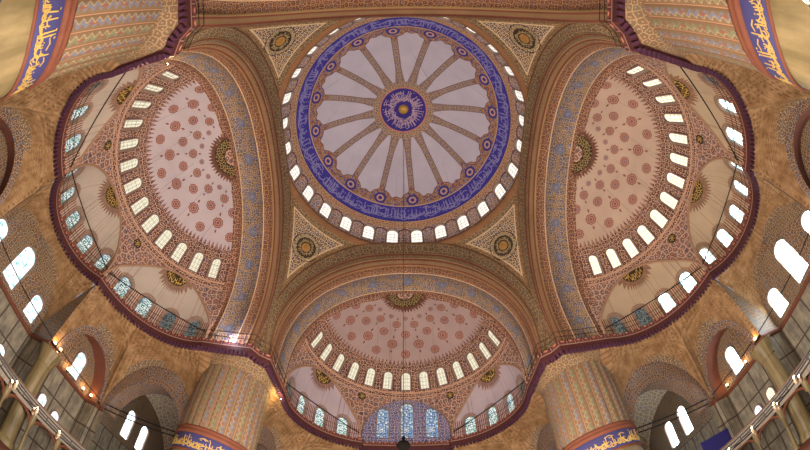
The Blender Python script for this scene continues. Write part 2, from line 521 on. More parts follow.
P_bay=material('corner_bay_glass',f_low,emit=True,strength=4.)
def f_q():
    u,v=UV(); d,c=vor(vec(u,v,0.),5.5,.4); r,g,b=sep(c)
    col=mix(gt(r,.18),H('f4f6f6'),mix(gt(g,.5),H('86aee0'),H('b8ccd8')))
    return mix(gt(d,.46),col,H('39434f'))
P_q=material('qibla_stained_glass',f_q,emit=True,strength=1.0)

# ---------------------------------------------------------------- windows
WM={}
def window_meshes(w,h,depth):
    """arch-headed window: x right, y outward, z up, origin at the sill centre"""
    k=(w,h,depth)
    if k in WM: return WM[k]
    def outline(w,h,z0=0.,n=12):
        h1=h-w/2; pts=[(w/2,z0),(w/2,h1)]
        pts+=[(w/2*cos(a),h1+w/2*sin(a)) for a in lin(0,PI,n)[1:-1]]
        return pts+[(-w/2,h1),(-w/2,z0)]
    fb=MB(); o=outline(w+.10,h+.05,-.05); i=outline(w-.10,h-.05,.05); n=len(o)
    y0,y1=-.03,depth
    Vv=[(x,y0,z) for x,z in o]+[(x,y0,z) for x,z in i]+[(x,y1,z) for x,z in i]+[(x,y1,z) for x,z in o]
    F=[]
    for a in range(n):
        b=(a+1)%n
        F+=[(a,b,n+b,n+a),(n+a,n+b,2*n+b,2*n+a),(2*n+a,2*n+b,3*n+b,3*n+a),(3*n+a,3*n+b,b,a)]
    fb.add(Vv,F,[(p[0],p[2]) for p in Vv])
    pb=MB(); i=outline(w-.08,h-.04,.04); yp=depth*.7
    P1=[(x,yp,z) for x,z in i]+[(x,yp+.03,z) for x,z in i]; n=len(i)
    pb.add(P1,[tuple(range(n))[::-1],tuple(range(n,2*n))]+[(a,(a+1)%n,n+(a+1)%n,n+a) for a in range(n)],[(p[0],p[2]) for p in P1])
    gb=MB(); bars=[]
    for xx in (-w/6,w/6): gb.box((xx,yp-.03,h*.45),(.010,.012,h*.43))
    for j in range(1,int(h/.45)): gb.box((0,yp-.03,j*.45),(w/2-.06,.012,.010))
    WM[k]=(fb.mesh('window'),pb.mesh('pane'),gb.mesh('glazing_bar')); return WM[k]
def window(parent,M,w,h,depth,glass,frame=None,label=None):
    fm,pm,gm=window_meshes(w,h,depth)
    key=(fm.name,glass.name)
    if key not in WM:
        f2=fm.copy(); f2.materials.append(frame or M_lead); p2=pm.copy(); p2.materials.append(glass); g2=gm.copy(); g2.materials.append(M_lead)
        WM[key]=(f2,p2,g2)
    f2,p2,g2=WM[key]
    o=link('window',f2,None,parent); o.matrix_local=M
    p=link('pane',p2,None,o); g=link('glazing_bar',g2,None,o)
    if label:o['label']=label
    return o
def frame_at(S,u,v,vh):
    """matrix at S(u,v), z towards S(u,vh), y outward"""
    p=Vector(S(u,v)); q=Vector(S(u,vh)); z=(q-p).normalized()
    e=1e-3; x=(Vector(S(u+e,v))-Vector(S(u-e,v))).normalized()
    y=z.cross(x).normalized(); x=y.cross(z)
    return p,x,y,z
def mat4(p,x,y,z):
    M=Matrix.Identity(4)
    for i in range(3): M[i][0]=x[i];M[i][1]=y[i];M[i][2]=z[i];M[i][3]=p[i]
    return M

# ---------------------------------------------------------------- script (pen strokes)
def strokes(length,height,seed,dens=1.):
    """flowing pen strokes: tall uprights, bowls, tails and dots; returns polylines (x,y) in a length x height strip"""
    R=random.Random(seed); out=[]; x=0.
    h=height
    while x<length:
        k=R.random()
        if k<.36:
            y0=h*(.18+R.random()*.1); y1=h*(.82+R.random()*.12); s=R.uniform(-.06,.06)*h
            out.append([(x,y1),(x+s*.4,(y0+y1)/2),(x+s,y0),(x+s+.18*h,y0-.04*h)]); x+=h*R.uniform(.12,.22)
        elif k<.7:
            r=h*R.uniform(.16,.28); cy=h*R.uniform(.28,.62)
            out.append([(x+r-r*cos(a),cy-r*.75*sin(a)) for a in lin(-.5,PI+.3,9)]); x+=r*R.uniform(.9,1.4)
        elif k<.85:
            cy=h*R.uniform(.15,.4); L=h*R.uniform(.5,.95)
            out.append([(x+L*t,cy+h*.14*sin(t*PI*1.6+2.)) for t in lin(0,1,8)]); x+=h*R.uniform(.1,.3)
        else:
            cy=h*R.uniform(.6,.85); L=h*R.uniform(.3,.6)
            out.append([(x,cy),(x+L*.5,cy+.1*h),(x+L,cy+.02*h)]); x+=h*.12
        if R.random()<.5:
            dx=x+R.uniform(-.3,.1)*h; dy=h*R.choice([.1,.5,.72,.9]); out.append([(dx,dy),(dx+.07*h,dy+.03*h)])
    return out
def ribbons(lines,w,mapf,nrm_eps=.03,mb=None,uvw=None):
    """draw strokes as raised bands on a surface; mapf(x,y,lift)->point"""
    mb=mb or MB()
    for L in lines:
        n=len(L); Vv=[]
        for i,(x,y) in enumerate(L):
            a=L[max(i-1,0)];b=L[min(i+1,n-1)]; dx,dy=b[0]-a[0],b[1]-a[1]; l=max(hyp2(dx,dy),1e-6)
            ww=w*(.55+.45*sin(PI*(i+.5)/n))*.5
            ox,oy=-dy/l*ww,dx/l*ww
            Vv+=[mapf(x+ox,y+oy,nrm_eps),mapf(x-ox,y-oy,nrm_eps),mapf(x+ox,y+oy,0.),mapf(x-ox,y-oy,0.)]
        F=[]
        for i in range(n-1):
            a=4*i;b=a+4
            F+=[(a,a+1,b+1,b),(a,b,b+2,a+2),(a+1,a+3,b+3,b+1)]
        F+=[(0,2,3,1),(4*n-4,4*n-3,4*n-1,4*n-2)]
        mb.add(Vv,F)
    return mb

# ================================================================ central dome
DZ=33.5; DH=12.1; DR=11.75
def Sd(u,v):                                       # v in degrees
    t=math.radians(v)
    if v<0: r=DR; z=DZ+v*.2112
    else: r=DR*cos(t); z=DZ+DH*sin(t)
    return (r*sin(u),r*cos(u),z)
dome=empty('dome',(0,0,RING_Z)); 
tag(dome,'great central dome with ring of 28 windows, blue calligraphy band and sixteen spokes','dome')
def shift(S,dz): return lambda *a:(lambda p:(p[0],p[1],p[2]+dz))(S(*a))
SdL=shift(Sd,-RING_Z)
wd,wh=1.28,2.6
def dome_holes(u,v,P):
    k=u*28/(2*PI); c=(math.floor(k)+.5)*(2*PI/28); s=(u-c)*DR; h=(v-.3)*.2112
    return arch_out(s,h,wd,wh)
jam=[];
for k in range(28):
    c=(k+.5)*2*PI/28; jam+=[c-wd/2/DR,c,c+wd/2/DR]
us=merged(lin(0,2*PI,28*8),jam,.01); vs=merged([-3.79,-2,0]+lin(1,14,18)+lin(16,88,24),[.3,.3+(wh-wd/2)/.2112],.2)
mb=surf(SdL,us,vs,[dome_holes])
shell=mb.build('dome_shell',M_dome,dome,True)
solid(shell,.4,-1.)
for k in range(28):
    c=(k+.5)*2*PI/28
    p,x,y,z=frame_at(SdL,c,.3,13.); window(dome,mat4(p,x,y,z),wd,wh,.42,P_dome)
# script on blue ring
def mring(x,y,l):
    u=-x/10.9; v=18.9+y/.2112*1.; q=Vector(SdL(u,v)); n=Vector((-q.x,-q.y,0)).normalized()*.9+Vector((0,0,-.4)); return q+n*l
ribbons(strokes(2*PI*10.9,1.95,3)+strokes(2*PI*10.9,1.95,13),.12,mring).build('calligraphy_band',material('pale_script_on_blue',lambda:H('8f8fc4'),.6),dome)
def mdisc(x,y,l):
    # polar writing inside the centre disc
    r=1.0+y; a=-x/1.9; t=math.acos(min(r/DR,1)); 
    return Vector((r*sin(a),r*cos(a),DZ+DH*sin(t)-RING_Z-l))
ribbons(strokes(2*PI*1.9,1.6,5)+strokes(2*PI*1.9,1.6,15)+strokes(2*PI*1.9,1.0,25),.085,mdisc).build('centre_inscription',material('pale_gold_script',lambda:H('b9a3b4'),.6),dome)
MB().lathe([(.001,12.62),(.25,12.64),(.42,12.72),(.5,12.86)],24).build('boss',M_gold,dome,True)
dc=MB().lathe([(RING_R+.35,-.55),(RING_R-.02,-.45),(RING_R-.12,-.2),(RING_R-.12,0.),(RING_R+.02,.12),(RING_R+.02,.3),(RING_R+.5,.32)],96)
dc.build('drum_cornice',material('drum_cornice_paint',lambda:stain(H('8a6444'),.3,1.),.8),dome,True)

# ================================================================ pendentives
PZ=22.26; PR=15.6
CORNERS=[(1,1,'lower right'),(-1,1,'lower left'),(1,-1,'upper right'),(-1,-1,'upper left')]
def make_pend(sx,sy):
    def S(ph,s):
        c=max(cos(ph),sin(ph)); rl=A/c
        zl=PZ+sqrt(max(PR*PR-rl*rl,0.)) if rl<PR else PZ
        # lower sheet below the equator near the corner
        phc=math.atan2(B,A)
        if min(ph,PI/2-ph)>phc: zl=ZC-.2
        elif rl>sqrt(PR*PR-1e-9): zl=PZ
        zl=zlow(ph)
        z=zl+(RING_Z-.35-zl)*s; r=sqrt(PR*PR-(z-PZ)**2)
        if z>RING_Z-3: r=min(r,99)
        return (sx*r*sin(ph),sy*r*cos(ph),z)
    def zlow(ph):
        c=max(cos(ph),sin(ph)); rl=A/c
        phc=math.atan2(B,A)
        if min(ph,PI/2-ph)>=phc-1e-6: return ZC-.05
        # solve r(z)=rl : upper or lower branch (sphere passes the square twice)
        k=PR*PR-rl*rl
        return PZ+sqrt(k) if k>0 else PZ
    return S,zlow
# boundary of a pendentive uses x-parametrised edge so both branches are covered
def pend_mesh(sx,sy):
    mb=MB(); n=64; rows=[]
    # edge points along the arch circle on plane y=A from crown (x small) to the corner, then chamfer, then plane x=A
    R0=sqrt(PR*PR-A*A)
    a0=math.asin((RING_Z-.35-PZ)/R0); a1=math.asin((ZC-.05-PZ)/R0)
    e=[]
    for t in lin(0,1,26):
        a=a0+(a1-a0)*t; e.append((R0*cos(a),A,PZ+R0*sin(a)))
    q0=math.atan2(e[-1][0],A); rc=hyp2(e[-1][0],A)
    for ph in lin(q0,PI/2-q0,8)[1:-1]: e.append((rc*sin(ph),rc*cos(ph),ZC-.05))
    e+= [(y,x,z) for (x,y,z) in e[:27][::-1]]
    N=len(e); M_=14
    for (x,y,z) in e:
        ph=math.atan2(x,y); row=[]
        tgt=ph
        for j in range(M_+1):
            s=j/M_; 
            zz=z+(RING_Z-.35-z)*s; r=sqrt(max(PR*PR-(zz-PZ)**2,0.))
            # spread azimuth towards the ring
            i=len(rows)/(N-1); pe=math.radians(2)+i*math.radians(86)
            p2=ph+(pe-ph)*s
            row.append((sx*r*sin(p2),sy*r*cos(p2),zz))
        rows.append(row)
    Vv=[p for r in rows for p in r]; F=[]
    for i in range(N-1):
        for j in range(M_):
            a=i*(M_+1)+j; f=(a,a+1,a+M_+2,a+M_+1)
            F.append(f if sx*sy>0 else f[::-1])
    mb.add(Vv,F); return mb
for sx,sy,nm in CORNERS:
    pe=empty('pendentive',(0,0,0)); tag(pe,{'lower right':'painted corner pendentive at lower right of the dome, gilt roundel in a lace panel',
      'lower left':'painted corner pendentive at lower left of the dome, its roundel half flashed with gold',
      'upper right':'painted corner pendentive at upper right of the dome, behind the blue calligraphy ring',
      'upper left':'brighter ochre pendentive at upper left of the dome with an orange-gold roundel'}[nm],'pendentive','pendentives under the central dome')
    o=pend_mesh(sx,sy).build('pendentive_shell',M_pend,pe,True)
    # roundel
    c=Vector((sx*9.55,sy*9.75 if sy>0 else sy*9.4,29.85)); n=(Vector((0,0,PZ))-c).normalized()
    c=Vector((0,0,PZ))-n*(PR-.02)
    up=Vector((0,0,1)); x=up.cross(n).normalized(); y=n.cross(x)
    Mr=mat4(c,x,y,n)
    b=MB().lathe([(1.5,-.12),(1.5,.03),(1.42,.07),(1.34,.03)],40,Mr); ro=b.build('roundel',M_iron,pe,True)
    MB().lathe([(1.36,.02),(1.0,.03),(.001,.04)],40,Mr).build('ground',material('roundel_ground_'+nm.replace(' ','_'),lambda:stain(H('3a2f28'),.3,2.),.6),ro)
    def mr(px,py,l,Mr=Mr): return Mr@Vector((px,py,.05+l))
    lines=[]
    rr=random.Random(hash(nm)%97 if False else len(nm)+int(sx*2+sy))
    for ring,r0,ht in ((1,.98,.36),(2,.52,.38)):
        for L in strokes(2*PI*(r0+.18),ht,rr.randint(0,999)):
            lines.append([((r0+py)*sin(px/(r0+.18)),(r0+py)*cos(px/(r0+.18))) for px,py in L])
    for kk in range(10):
        a=kk*PI/5; lines.append([(.1*cos(a),.1*sin(a)),(.28*cos(a+.3),.28*sin(a+.3)),(.45*cos(a),.45*sin(a))])
    ribbons(lines,.04,mr,.02).build('inscription',M_pale,ro)
    MB().lathe([(.46,.05),(.40,.08),(.30,.05),(.22,.09),(.001,.10)],24,Mr).build('centre_rosette',M_dullgold,ro,True)
    mbf=MB()
    for kk in range(16):
        a=kk*PI/8; mbf.box((.78*cos(a),.78*sin(a),.05),(.05,.05,.02),Mr)
    
# ================================================================ the four sides
def arc_pts(cx,cy,r,a0,a1,n): return [(cx+r*sin(a),cy+r*cos(a)) for a in lin(a0,a1,n)]
# plan curve of the cornice on the +x half, from the arch jamb to the middle
def half_plan(central):
    pts=[(B,A),(B,D)]
    c=DIA['c']; r=DIA['r']; a0=math.atan2(B-c[0],D-c[1]); a1=math.atan2(CH[0]-c[0],CH[1]-c[1])
    pts+=arc_pts(c[0],c[1],r,a0,a1,22)[1:]
    if central:
        c=CEN['c']; r=CEN['r']; a0=math.atan2(CH[0]-c[0],CH[1]-c[1]); pts+=arc_pts(c[0],c[1],r,a0,0,16)[1:]
    else:
        pts+=[(CH[0],24.55),(0,24.55)]
    return pts
def full_plan(central):
    h=half_plan(central); return [(x,y) for x,y in h]+[(-x,y) for x,y in h[-2::-1]]
def offset_plan(pts,d):
    out=[]; n=len(pts)
    for i,(x,y) in enumerate(pts):
        def nr(a,b):
            dx,dy=b[0]-a[0],b[1]-a[1]; l=max(hyp2(dx,dy),1e-6); return (-dy/l,dx/l)
        ns=[]
        if i>0: ns.append(nr(pts[i-1],pts[i]))
        if i<n-1: ns.append(nr(pts[i],pts[i+1]))
        nx=sum(a for a,_ in ns)/len(ns); ny=sum(b for _,b in ns)/len(ns); l=max(nx*nx+ny*ny,.35)
        out.append((x+nx/l*d,y+ny/l*d))
    return out
def sweep(mb,pts,profile,closed_prof=False):
    rows=[]; L=0.; U=[]; Vv=[]
    offs=[offset_plan(pts,d) for d,_ in profile]
    ls=[0.]
    for i in range(1,len(pts)): ls.append(ls[-1]+hyp2(pts[i][0]-pts[i-1][0],pts[i][1]-pts[i-1][1]))
    pv=[0.]
    for j in range(1,len(profile)): pv.append(pv[-1]+hyp2(profile[j][0]-profile[j-1][0],profile[j][1]-profile[j-1][1]))
    m=len(profile)
    for i in range(len(pts)):
        for j in range(m):
            Vv.append((offs[j][i][0],offs[j][i][1],profile[j][1])); U.append((ls[i],pv[j]))
    F=[]
    for i in range(len(pts)-1):
        for j in range(m-1):
            a=i*m+j; F.append((a,a+1,a+m+1,a+m))
    mb.add(Vv,F,U); return mb
# profile: offset d is to the left of travel; travelling +x half first (from jamb up to centre to -x) the void lies left
SIDE={'N':dict(rz=0.,word='bottom',w2='at the bottom of the view',sd=M_sdN),
      'W':dict(rz=PI/2,word='left',w2='on the left',sd=M_sd),
      'E':dict(rz=-PI/2,word='right',w2='on the right',sd=M_sdE),
      'S':dict(rz=PI,word='rear',w2='behind the camera',sd=M_sd)}
sww,swh=1.02,2.05
def make_semidome(central,mat,glass):
    root=empty('semi_dome',(0,0,0))
    def S(u,v):
        r,z=prof(v); return (r*sin(u),D+r*cos(u),z)
    def holes(u,v,P):
        k=u*14/PI; c=round(k); 
        if abs(c)>6: return 1.
        s=(u-c*PI/14)*8.9; return arch_out(s,v-4.0,sww,swh)
    cl=[lambda u,v,P:ex_in(P,DIA,1),lambda u,v,P:ex_in(P,DIA,-1)]
    if central: cl.append(lambda u,v,P:ex_in(P,CEN))
    else:
        def nf(u,v,P):
            if abs(u)>.7: return 1.
            return sqrt(P[0]**2+max(P[2]-18.1,0)**2)-4.4
        cl.append(nf)
    cl.append(holes)
    jam=[]
    for k in range(-6,7): jam+=[k*PI/14-sww/2/8.9,k*PI/14,k*PI/14+sww/2/8.9]
    us=merged(lin(-PI/2,PI/2,140),jam,.006); vs=merged(lin(-2.3,3.6,24)+lin(3.8,6.4,20)+lin(6.6,VMAX-.12,34)+[VMAX-.01],[4.0,4.0+swh-sww/2],.03)
    o=surf(S,us,vs,cl).build('semi_dome_shell',mat,root,True); solid(o,.35,-1.)
    for k in range(-6,7):
        p,x,y,z=frame_at(S,k*PI/14,4.0,5.9); window(root,mat4(p,x,y,z),sww,swh,.38,glass)
    # small gilt roundels between the exedra arches
    for s in (-1,1):
        v=2.62; u=s*math.atan2(4.55,23.35-D); p,x,y,z=frame_at(S,u,v,v+.3)
        Mr=mat4(p,x,z,-y)   # local z towards inside
        ro=MB().lathe([(.42,-.06),(.42,.03),(.36,.06),(.34,.03),(.001,.035)],24,Mr).build('roundel',M_bandblue if False else material('roundel_dark',lambda:H('2f2a1c'),.6) if 'roundel_dark' not in MATS else MATS['roundel_dark'],root,True)
        L=[[(.26*cos(a+b),.26*sin(a+b)) for b in (0,.3,.6)] for a in lin(0,2*PI,6)[:-1]]+[[(-.18,-.1),(0,.12),(.2,-.05)],[(-.1,.2),(.02,-.18)],[(.12,.18),(.05,-.15),(-.1,-.12)]]
        ribbons(L,.055,lambda a,b,l,Mr=Mr:Mr@Vector((a,b,.045+l)),.015).build('inscription',M_gold,ro)
    return root
def make_exedra(e,sx,span,n,crown,ground,glass,name_mat,side_clip=True):
    root=empty('exedra',(0,0,0))
    cx,cy=sx*e['c'][0],e['c'][1]; r=e['r']; z0=e['z']; vm=e['h']
    if e is DIA: ax=sx*math.atan2(NX,NY)
    else: ax=0.
    def S(u,v):                                    # u azimuth from own axis; v metres from springing
        if v<=0: rr=r; z=z0+v
        else: q=min(v/e['h'],1.); rr=r*max(1-q**PE,0.)**(1/PE); z=z0+min(v,e['h'])
        a=ax+u; return (cx+rr*sin(a),cy+rr*cos(a),z)
    ww,hh=(1.22,2.1) if e is DIA else (1.08,1.95); v0=-.2
    sites=[(k-(n-1)/2)*2*span/n for k in range(n)]
    def holes(u,v,P):
        c=min(sites,key=lambda q:abs(q-u)); return arch_out((u-c)*r*.985,v-v0,ww,hh)
    lim=math.radians(52) if e is DIA else PI*.56
    jam=[]
    for c in sites: jam+=[c-ww/2/r/.985,c,c+ww/2/r/.985]
    us=merged(lin(-lim,lim,60),jam,.01); vs=merged(lin(z_lo-z0,2.4,22)+lin(2.6,vm*.9,26)+[vm*.95,vm*.98,vm*.995],[v0,v0+hh-ww/2],.03)
    cl=[lambda u,v,P:sd_out(P),holes]
    mat=material(name_mat,exedra_fn(H(ground),H('91503a'),H('82503c'),e,z0,n,span,crown),.8) if name_mat not in MATS else MATS[name_mat]
    o=surf(S,us,vs,cl,flip=False).build('exedra_shell',mat,root,True); solid(o,.3,-1.)
    for c in sites:
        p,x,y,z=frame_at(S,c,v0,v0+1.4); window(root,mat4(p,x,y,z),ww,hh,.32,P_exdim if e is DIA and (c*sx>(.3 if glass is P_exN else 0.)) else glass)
    # arch rib along the mouth of the exedra
    rib=[]
    for t in lin(0.,PI,41):
        # march from the sphere on the semi-dome surface: solve along polar angle in the mouth plane
        pass
    return root
z_lo=ZC-.25

def mouth_rib(e,sx,parent,mat):
    """moulding following the curve where the exedra meets the semi-dome"""
    pts=[]
    def S(u,v):
        r,z=prof(v); return (r*sin(u),D+r*cos(u),z)
    if e is DIA: uc=sx*math.radians(58.5); hw=math.radians(31.5)
    else: uc=0.; hw=math.radians(27)
    cl=[]
    m=44
    for k in range(m+1):
        u=uc-hw+2*hw*k/m; u=max(min(u,PI/2),-PI/2)
        lo,hi=-2.3,6.
        f=lambda v:ex_in(S(u,v),e,sx if e is DIA else 1)
        if f(lo)>=0: cl.append(Vector(S(u,lo))); continue
        for _ in range(24):
            md=(lo+hi)/2
            if f(md)<0: lo=md
            else: hi=md
        cl.append(Vector(S(u,lo)))
    c=Vector((0,D,20.))
    cl=[p+(Vector((0,D,p.z))-p).normalized()*.03 for p in cl]
    MB().tube(cl,.11,6).build('arch_moulding',mat,parent,True)
def make_arch():
    root=empty('arch',(0,0,0))
    # soffit: intrados profile swept from A to D with shallow mouldings
    curve=[];
    for v in lin(-2.35,0,4)[:-1]+lin(0,VMAX,40): curve.append(prof(v)+(v,))
    full=[(x,z,v) for x,z,v in curve]+[(-x,z,2*VMAX-v) for x,z,v in curve[-2::-1]]
    ys=[(0.,0.),(.30,.0),(.31,.07),(.42,.09),(.55,.07),(.58,0.),(1.38,0.),(1.40,.05),(1.50,.05),(1.52,0.),(3.53,0.),(3.55,.05),(3.65,.05),(3.67,0.),(D-A+.02,0.)]
    mb=MB(); Vv=[];U=[];F=[]; m=len(ys)
    for x,z,v in full:
        dz=max(z-ZS,0.); n=Vector((-x,0,-dz)); 
        if n.length<1e-3: n=Vector((0,0,-1))
        n.normalize()
        for y,h in ys: Vv.append((x+n.x*h,A+y,z+n.z*h)); U.append((v+2.35,y))
    for i in range(len(full)-1):
        for j in range(m-1): a=i*m+j; F.append((a,a+1,a+m+1,a+m))
    mb.add(Vv,F,U); o=mb.build('soffit',M_soffit,root,True); 
    # archivolt between intrados and the pendentive edge
    R0=sqrt(PR*PR-A*A); mb=MB(); Vv=[];U=[];F=[]; ws=[0,.05,.08,.11,.14,.27,.30,.33,.36,.40,.88,.92,.95,1.]
    hs=[0,.0,.09,.0,.03,.03,.0,.09,.0,.0,.0,.05,.0,0.]
    Ls=0; prev=None
    for x,z,v in full:
        # matching point on the extrados circle by angle about (0,ZC+3)
        a=math.atan2(z-ZC+.05,x) if True else 0
        a0=math.asin((ZC-.05-PZ)/R0)
        tt=math.atan2(max(z-(ZC-.05),1e-6),x)/PI          # 0..1
        ang=a0+(PI-2*a0)*tt
        ex,ez=R0*cos(ang),PZ+R0*sin(ang)
        ez=min(ez,RING_Z-.12) 
        for w,h in zip(ws,hs): Vv.append((x+(ex-x)*w,A-h,z+(ez-z)*w)); U.append((v,w))
    m=len(ws)
    for i in range(len(full)-1):
        for j in range(m-1): a=i*m+j; F.append((a,a+m,a+m+1,a+1))
    mb.add(Vv,F,U); mb.build('archivolt',M_archivolt,root,True)
    return root
def make_cornice(central):
    root=empty('cornice',(0,0,0)); pts=[(A-.0,B)] if False else []
    pts=full_plan(central)
    # start and finish on the chamfer between two sides
    c=((A+B)/2+.12,(A+B)/2+.12)
    pts=[c]+pts+[(-c[0],c[1])]
    prof_=[(-.15,ZC+.02),(.28,ZC),(.30,ZC-.10),(.27,ZC-.14),(.25,ZC-.74),(.2,ZC-.84),(-.15,ZC-.95)]
    mb=MB(); sweep(mb,pts,prof_)
    mb.build('cornice_fascia',M_cornice,root)
    # row of teeth
    tb=MB(); off=offset_plan(pts,.16); acc=0.; nxt=.15
    for i in range(1,len(off)):
        a=Vector(off[i-1]+(0,));b=Vector(off[i]+(0,)); l=(b-a).length; d=(b-a).normalized() if l>1e-6 else Vector((1,0,0))
        while nxt<acc+l:
            p=a+d*(nxt-acc); M=mat4(Vector((p.x,p.y,ZC-.97)),d,Vector((-d.y,d.x,0)),Vector((0,0,1)))
            tb.box((0,0,0),(.085,.16,.15),M); nxt+=.34
        acc+=l
    tb.build('dentils',M_tooth,root)
    # railing of thin iron
    rb=MB(); off=offset_plan(pts,.12)
    for hh in (.55,1.05): rb.tube([(x,y,ZC+hh) for x,y in off],.022,4)
    acc=0.;nxt=.3
    for i in range(1,len(off)):
        a=Vector(off[i-1]+(0,));b=Vector(off[i]+(0,)); l=(b-a).length; d=(b-a).normalized() if l>1e-6 else Vector((1,0,0))
        while nxt<acc+l:
            p=a+d*(nxt-acc); rb.tube([(p.x,p.y,ZC-.02),(p.x,p.y,ZC+1.08)],.018,4); nxt+=1.3
        acc+=l
    rb.build('railing',M_iron,root)
    return root
GOLDZ=ZC-.9
def corbels(central):
    """plaster squinches between the cornice and the lower arches"""
    objs=[]
    for sx in (-1,1):
        c=DIA['c']; r=DIA['r']; a0=math.atan2(B-c[0],D-c[1]); a1=math.atan2(CH[0]-c[0],CH[1]-c[1])
        mb=MB(); N=150; M_=36; Vv=[];U=[];F=[]
        for i in range(-1,N+1):
            s=max(i,0)/N; a=a0+(a1-a0)*s; T=Vector((c[0]+r*sin(a),c[1]+r*cos(a),GOLDZ))
            # bottom: along x=12 from y=15.6 to 24.5, then y=24.5 from x=12 to 4.6
            L1=24.5-15.2; L2=12-4.6; q=s*(L1+L2)
            if q<L1:
                y=15.2+q; z=9.2+sqrt(max(1-((y-19.7)/4.75)**2,0.))*(3.95*1.03+1.93) ; Bp=Vector((12.,y,z))
            else:
                x=12-(q-L1); dd=1-((x-8.55)/3.33)**2; z=9.6+sqrt(max(dd,0.))*(2.95*1.3+.88) ; 
                if x>11.9: z=9.3
                Bp=Vector((x,24.5,z))
            if i<0: T=Vector((10.3,13.6,GOLDZ)); Bp=Vector((12.3,14.2,9.2))
            for j in range(M_+1):
                t=j/M_; k=sin(t*PI/2)**1.0
                # concave: horizontally quick first near the top
                P=T.lerp(Bp,t); out=(Bp-T); hz=Vector((out.x,out.y,0)); P+=hz*(.16*sin(PI*t))
                if i>=0 and t<.42 and s>.02:
                    ti=int(t/.105); tf=t/.105-ti; sc=abs(sin((s*(26-3*ti)+.5*(ti%2))*PI)); hz.normalize()
                    P+=hz*(-.30*(1-tf)*sc+.10)*min(1.,(.42-t)*8)
                Vv.append((sx*P.x,P.y,P.z)); U.append((s*14,t*7))
        for i in range(N+1):
            for j in range(M_):
                a=i*(M_+1)+j; f=(a,a+1,a+M_+2,a+M_+1); F.append(f if sx>0 else f[::-1])
        mb.add(Vv,F,U); o=mb.mesh('corbel',True); objs.append(('trim_corbel',o,M_gpend))
    mb=MB(); Vv=[];U=[];F=[]; N=96; M_=24
    if central:
        c=CEN['c']; r=CEN['r']; a0=math.atan2(CH[0]-c[0],CH[1]-c[1])
        for i in range(N+1):
            s=i/N; a=a0*(1-2*s); T=Vector((c[0]+r*sin(a),c[1]+r*cos(a),GOLDZ)); th=PI*s
            Bp=Vector((4.6*cos(th),27.7,10.4+4.7*sin(th)))
            for j in range(M_+1):
                t=j/M_; P=T.lerp(Bp,t)
                if t<.5:
                    ti=int(t/.125); tf=t/.125-ti; sc=abs(sin((s*(18-2*ti)+.5*(ti%2))*PI)); P.y-=(.30*(1-tf)*sc-.1)*min(1.,(.5-t)*8)
                Vv.append(tuple(P)); U.append((s*14,t*6))
        for i in range(N):
            for j in range(M_): a=i*(M_+1)+j; F.append((a,a+1,a+M_+2,a+M_+1))
        mb.add(Vv,F,U)
        objs.append(('trim_corbel',mb.mesh('corbel',True),M_gpend))
    else:
        mb.add([(4.5,24.5,GOLDZ+.2),(-4.5,24.5,GOLDZ+.2),(-4.6,24.5,0),(4.6,24.5,0)],[(0,1,2,3)],[(4.5,17),(-4.5,17),(-4.6,0),(4.6,0)])
        objs.append(('wall_centre',mb.mesh('wall'),M_gpend))
    return objs
def arch_face(mb,plane,c,half,rin_z,w_ext,P3,z_spr,n=32,wc=None):
    wc=wc or w_ext
    """ring between the opening and its outer curve, on a wall plane: P3(s,z) gives the point"""
    Vv=[];U=[];F=[]
    for i in range(n+1):
        a=PI*i/n
        Vv.append(P3(c+half*cos(a),z_spr+half*rin_z*sin(a))); U.append((a*half,.0))
        Vv.append(P3(c+(half+w_ext)*cos(a),z_spr+(half*rin_z+wc)*sin(a))); U.append((a*half,wc))
    for i in range(n): a=2*i; F.append((a,a+1,a+3,a+2))
    mb.add(Vv,F,U); return mb
def barrel(mb,c,half,k,z_spr,P4,n=28,zb=None):
    """lining of an opening; P4(s,z,t) with t 0 front..1 back"""
    pts=[(c+half,zb if zb is not None else z_spr)]+[(c+half*cos(PI*i/n),z_spr+half*k*sin(PI*i/n)) for i in range(n+1)]+[(c-half,zb if zb is not None else z_spr)]
    Vv=[];U=[];F=[];L=0
    for i,(s,z) in enumerate(pts):
        if i: L+=hyp2(s-pts[i-1][0],z-pts[i-1][1])
        for t in (0.,1.): Vv.append(P4(s,z,t)); U.append((L,t*3))
    for i in range(len(pts)-1): a=2*i; F.append((a,a+1,a+3,a+2))
    mb.add(Vv,F,U); return mb
def quad(mb,a,b,c,d,n=1):
    Vs=[Vector(a),Vector(b),Vector(c),Vector(d)]
    L=(Vs[1]-Vs[0]).length; 
    mb.add(Vs,[(0,1,2,3)],[(0,Vs[0].z),(L,Vs[1].z),(L,Vs[2].z),(0,Vs[3].z)]); return mb
WALLY=27.8; OUT=27.8
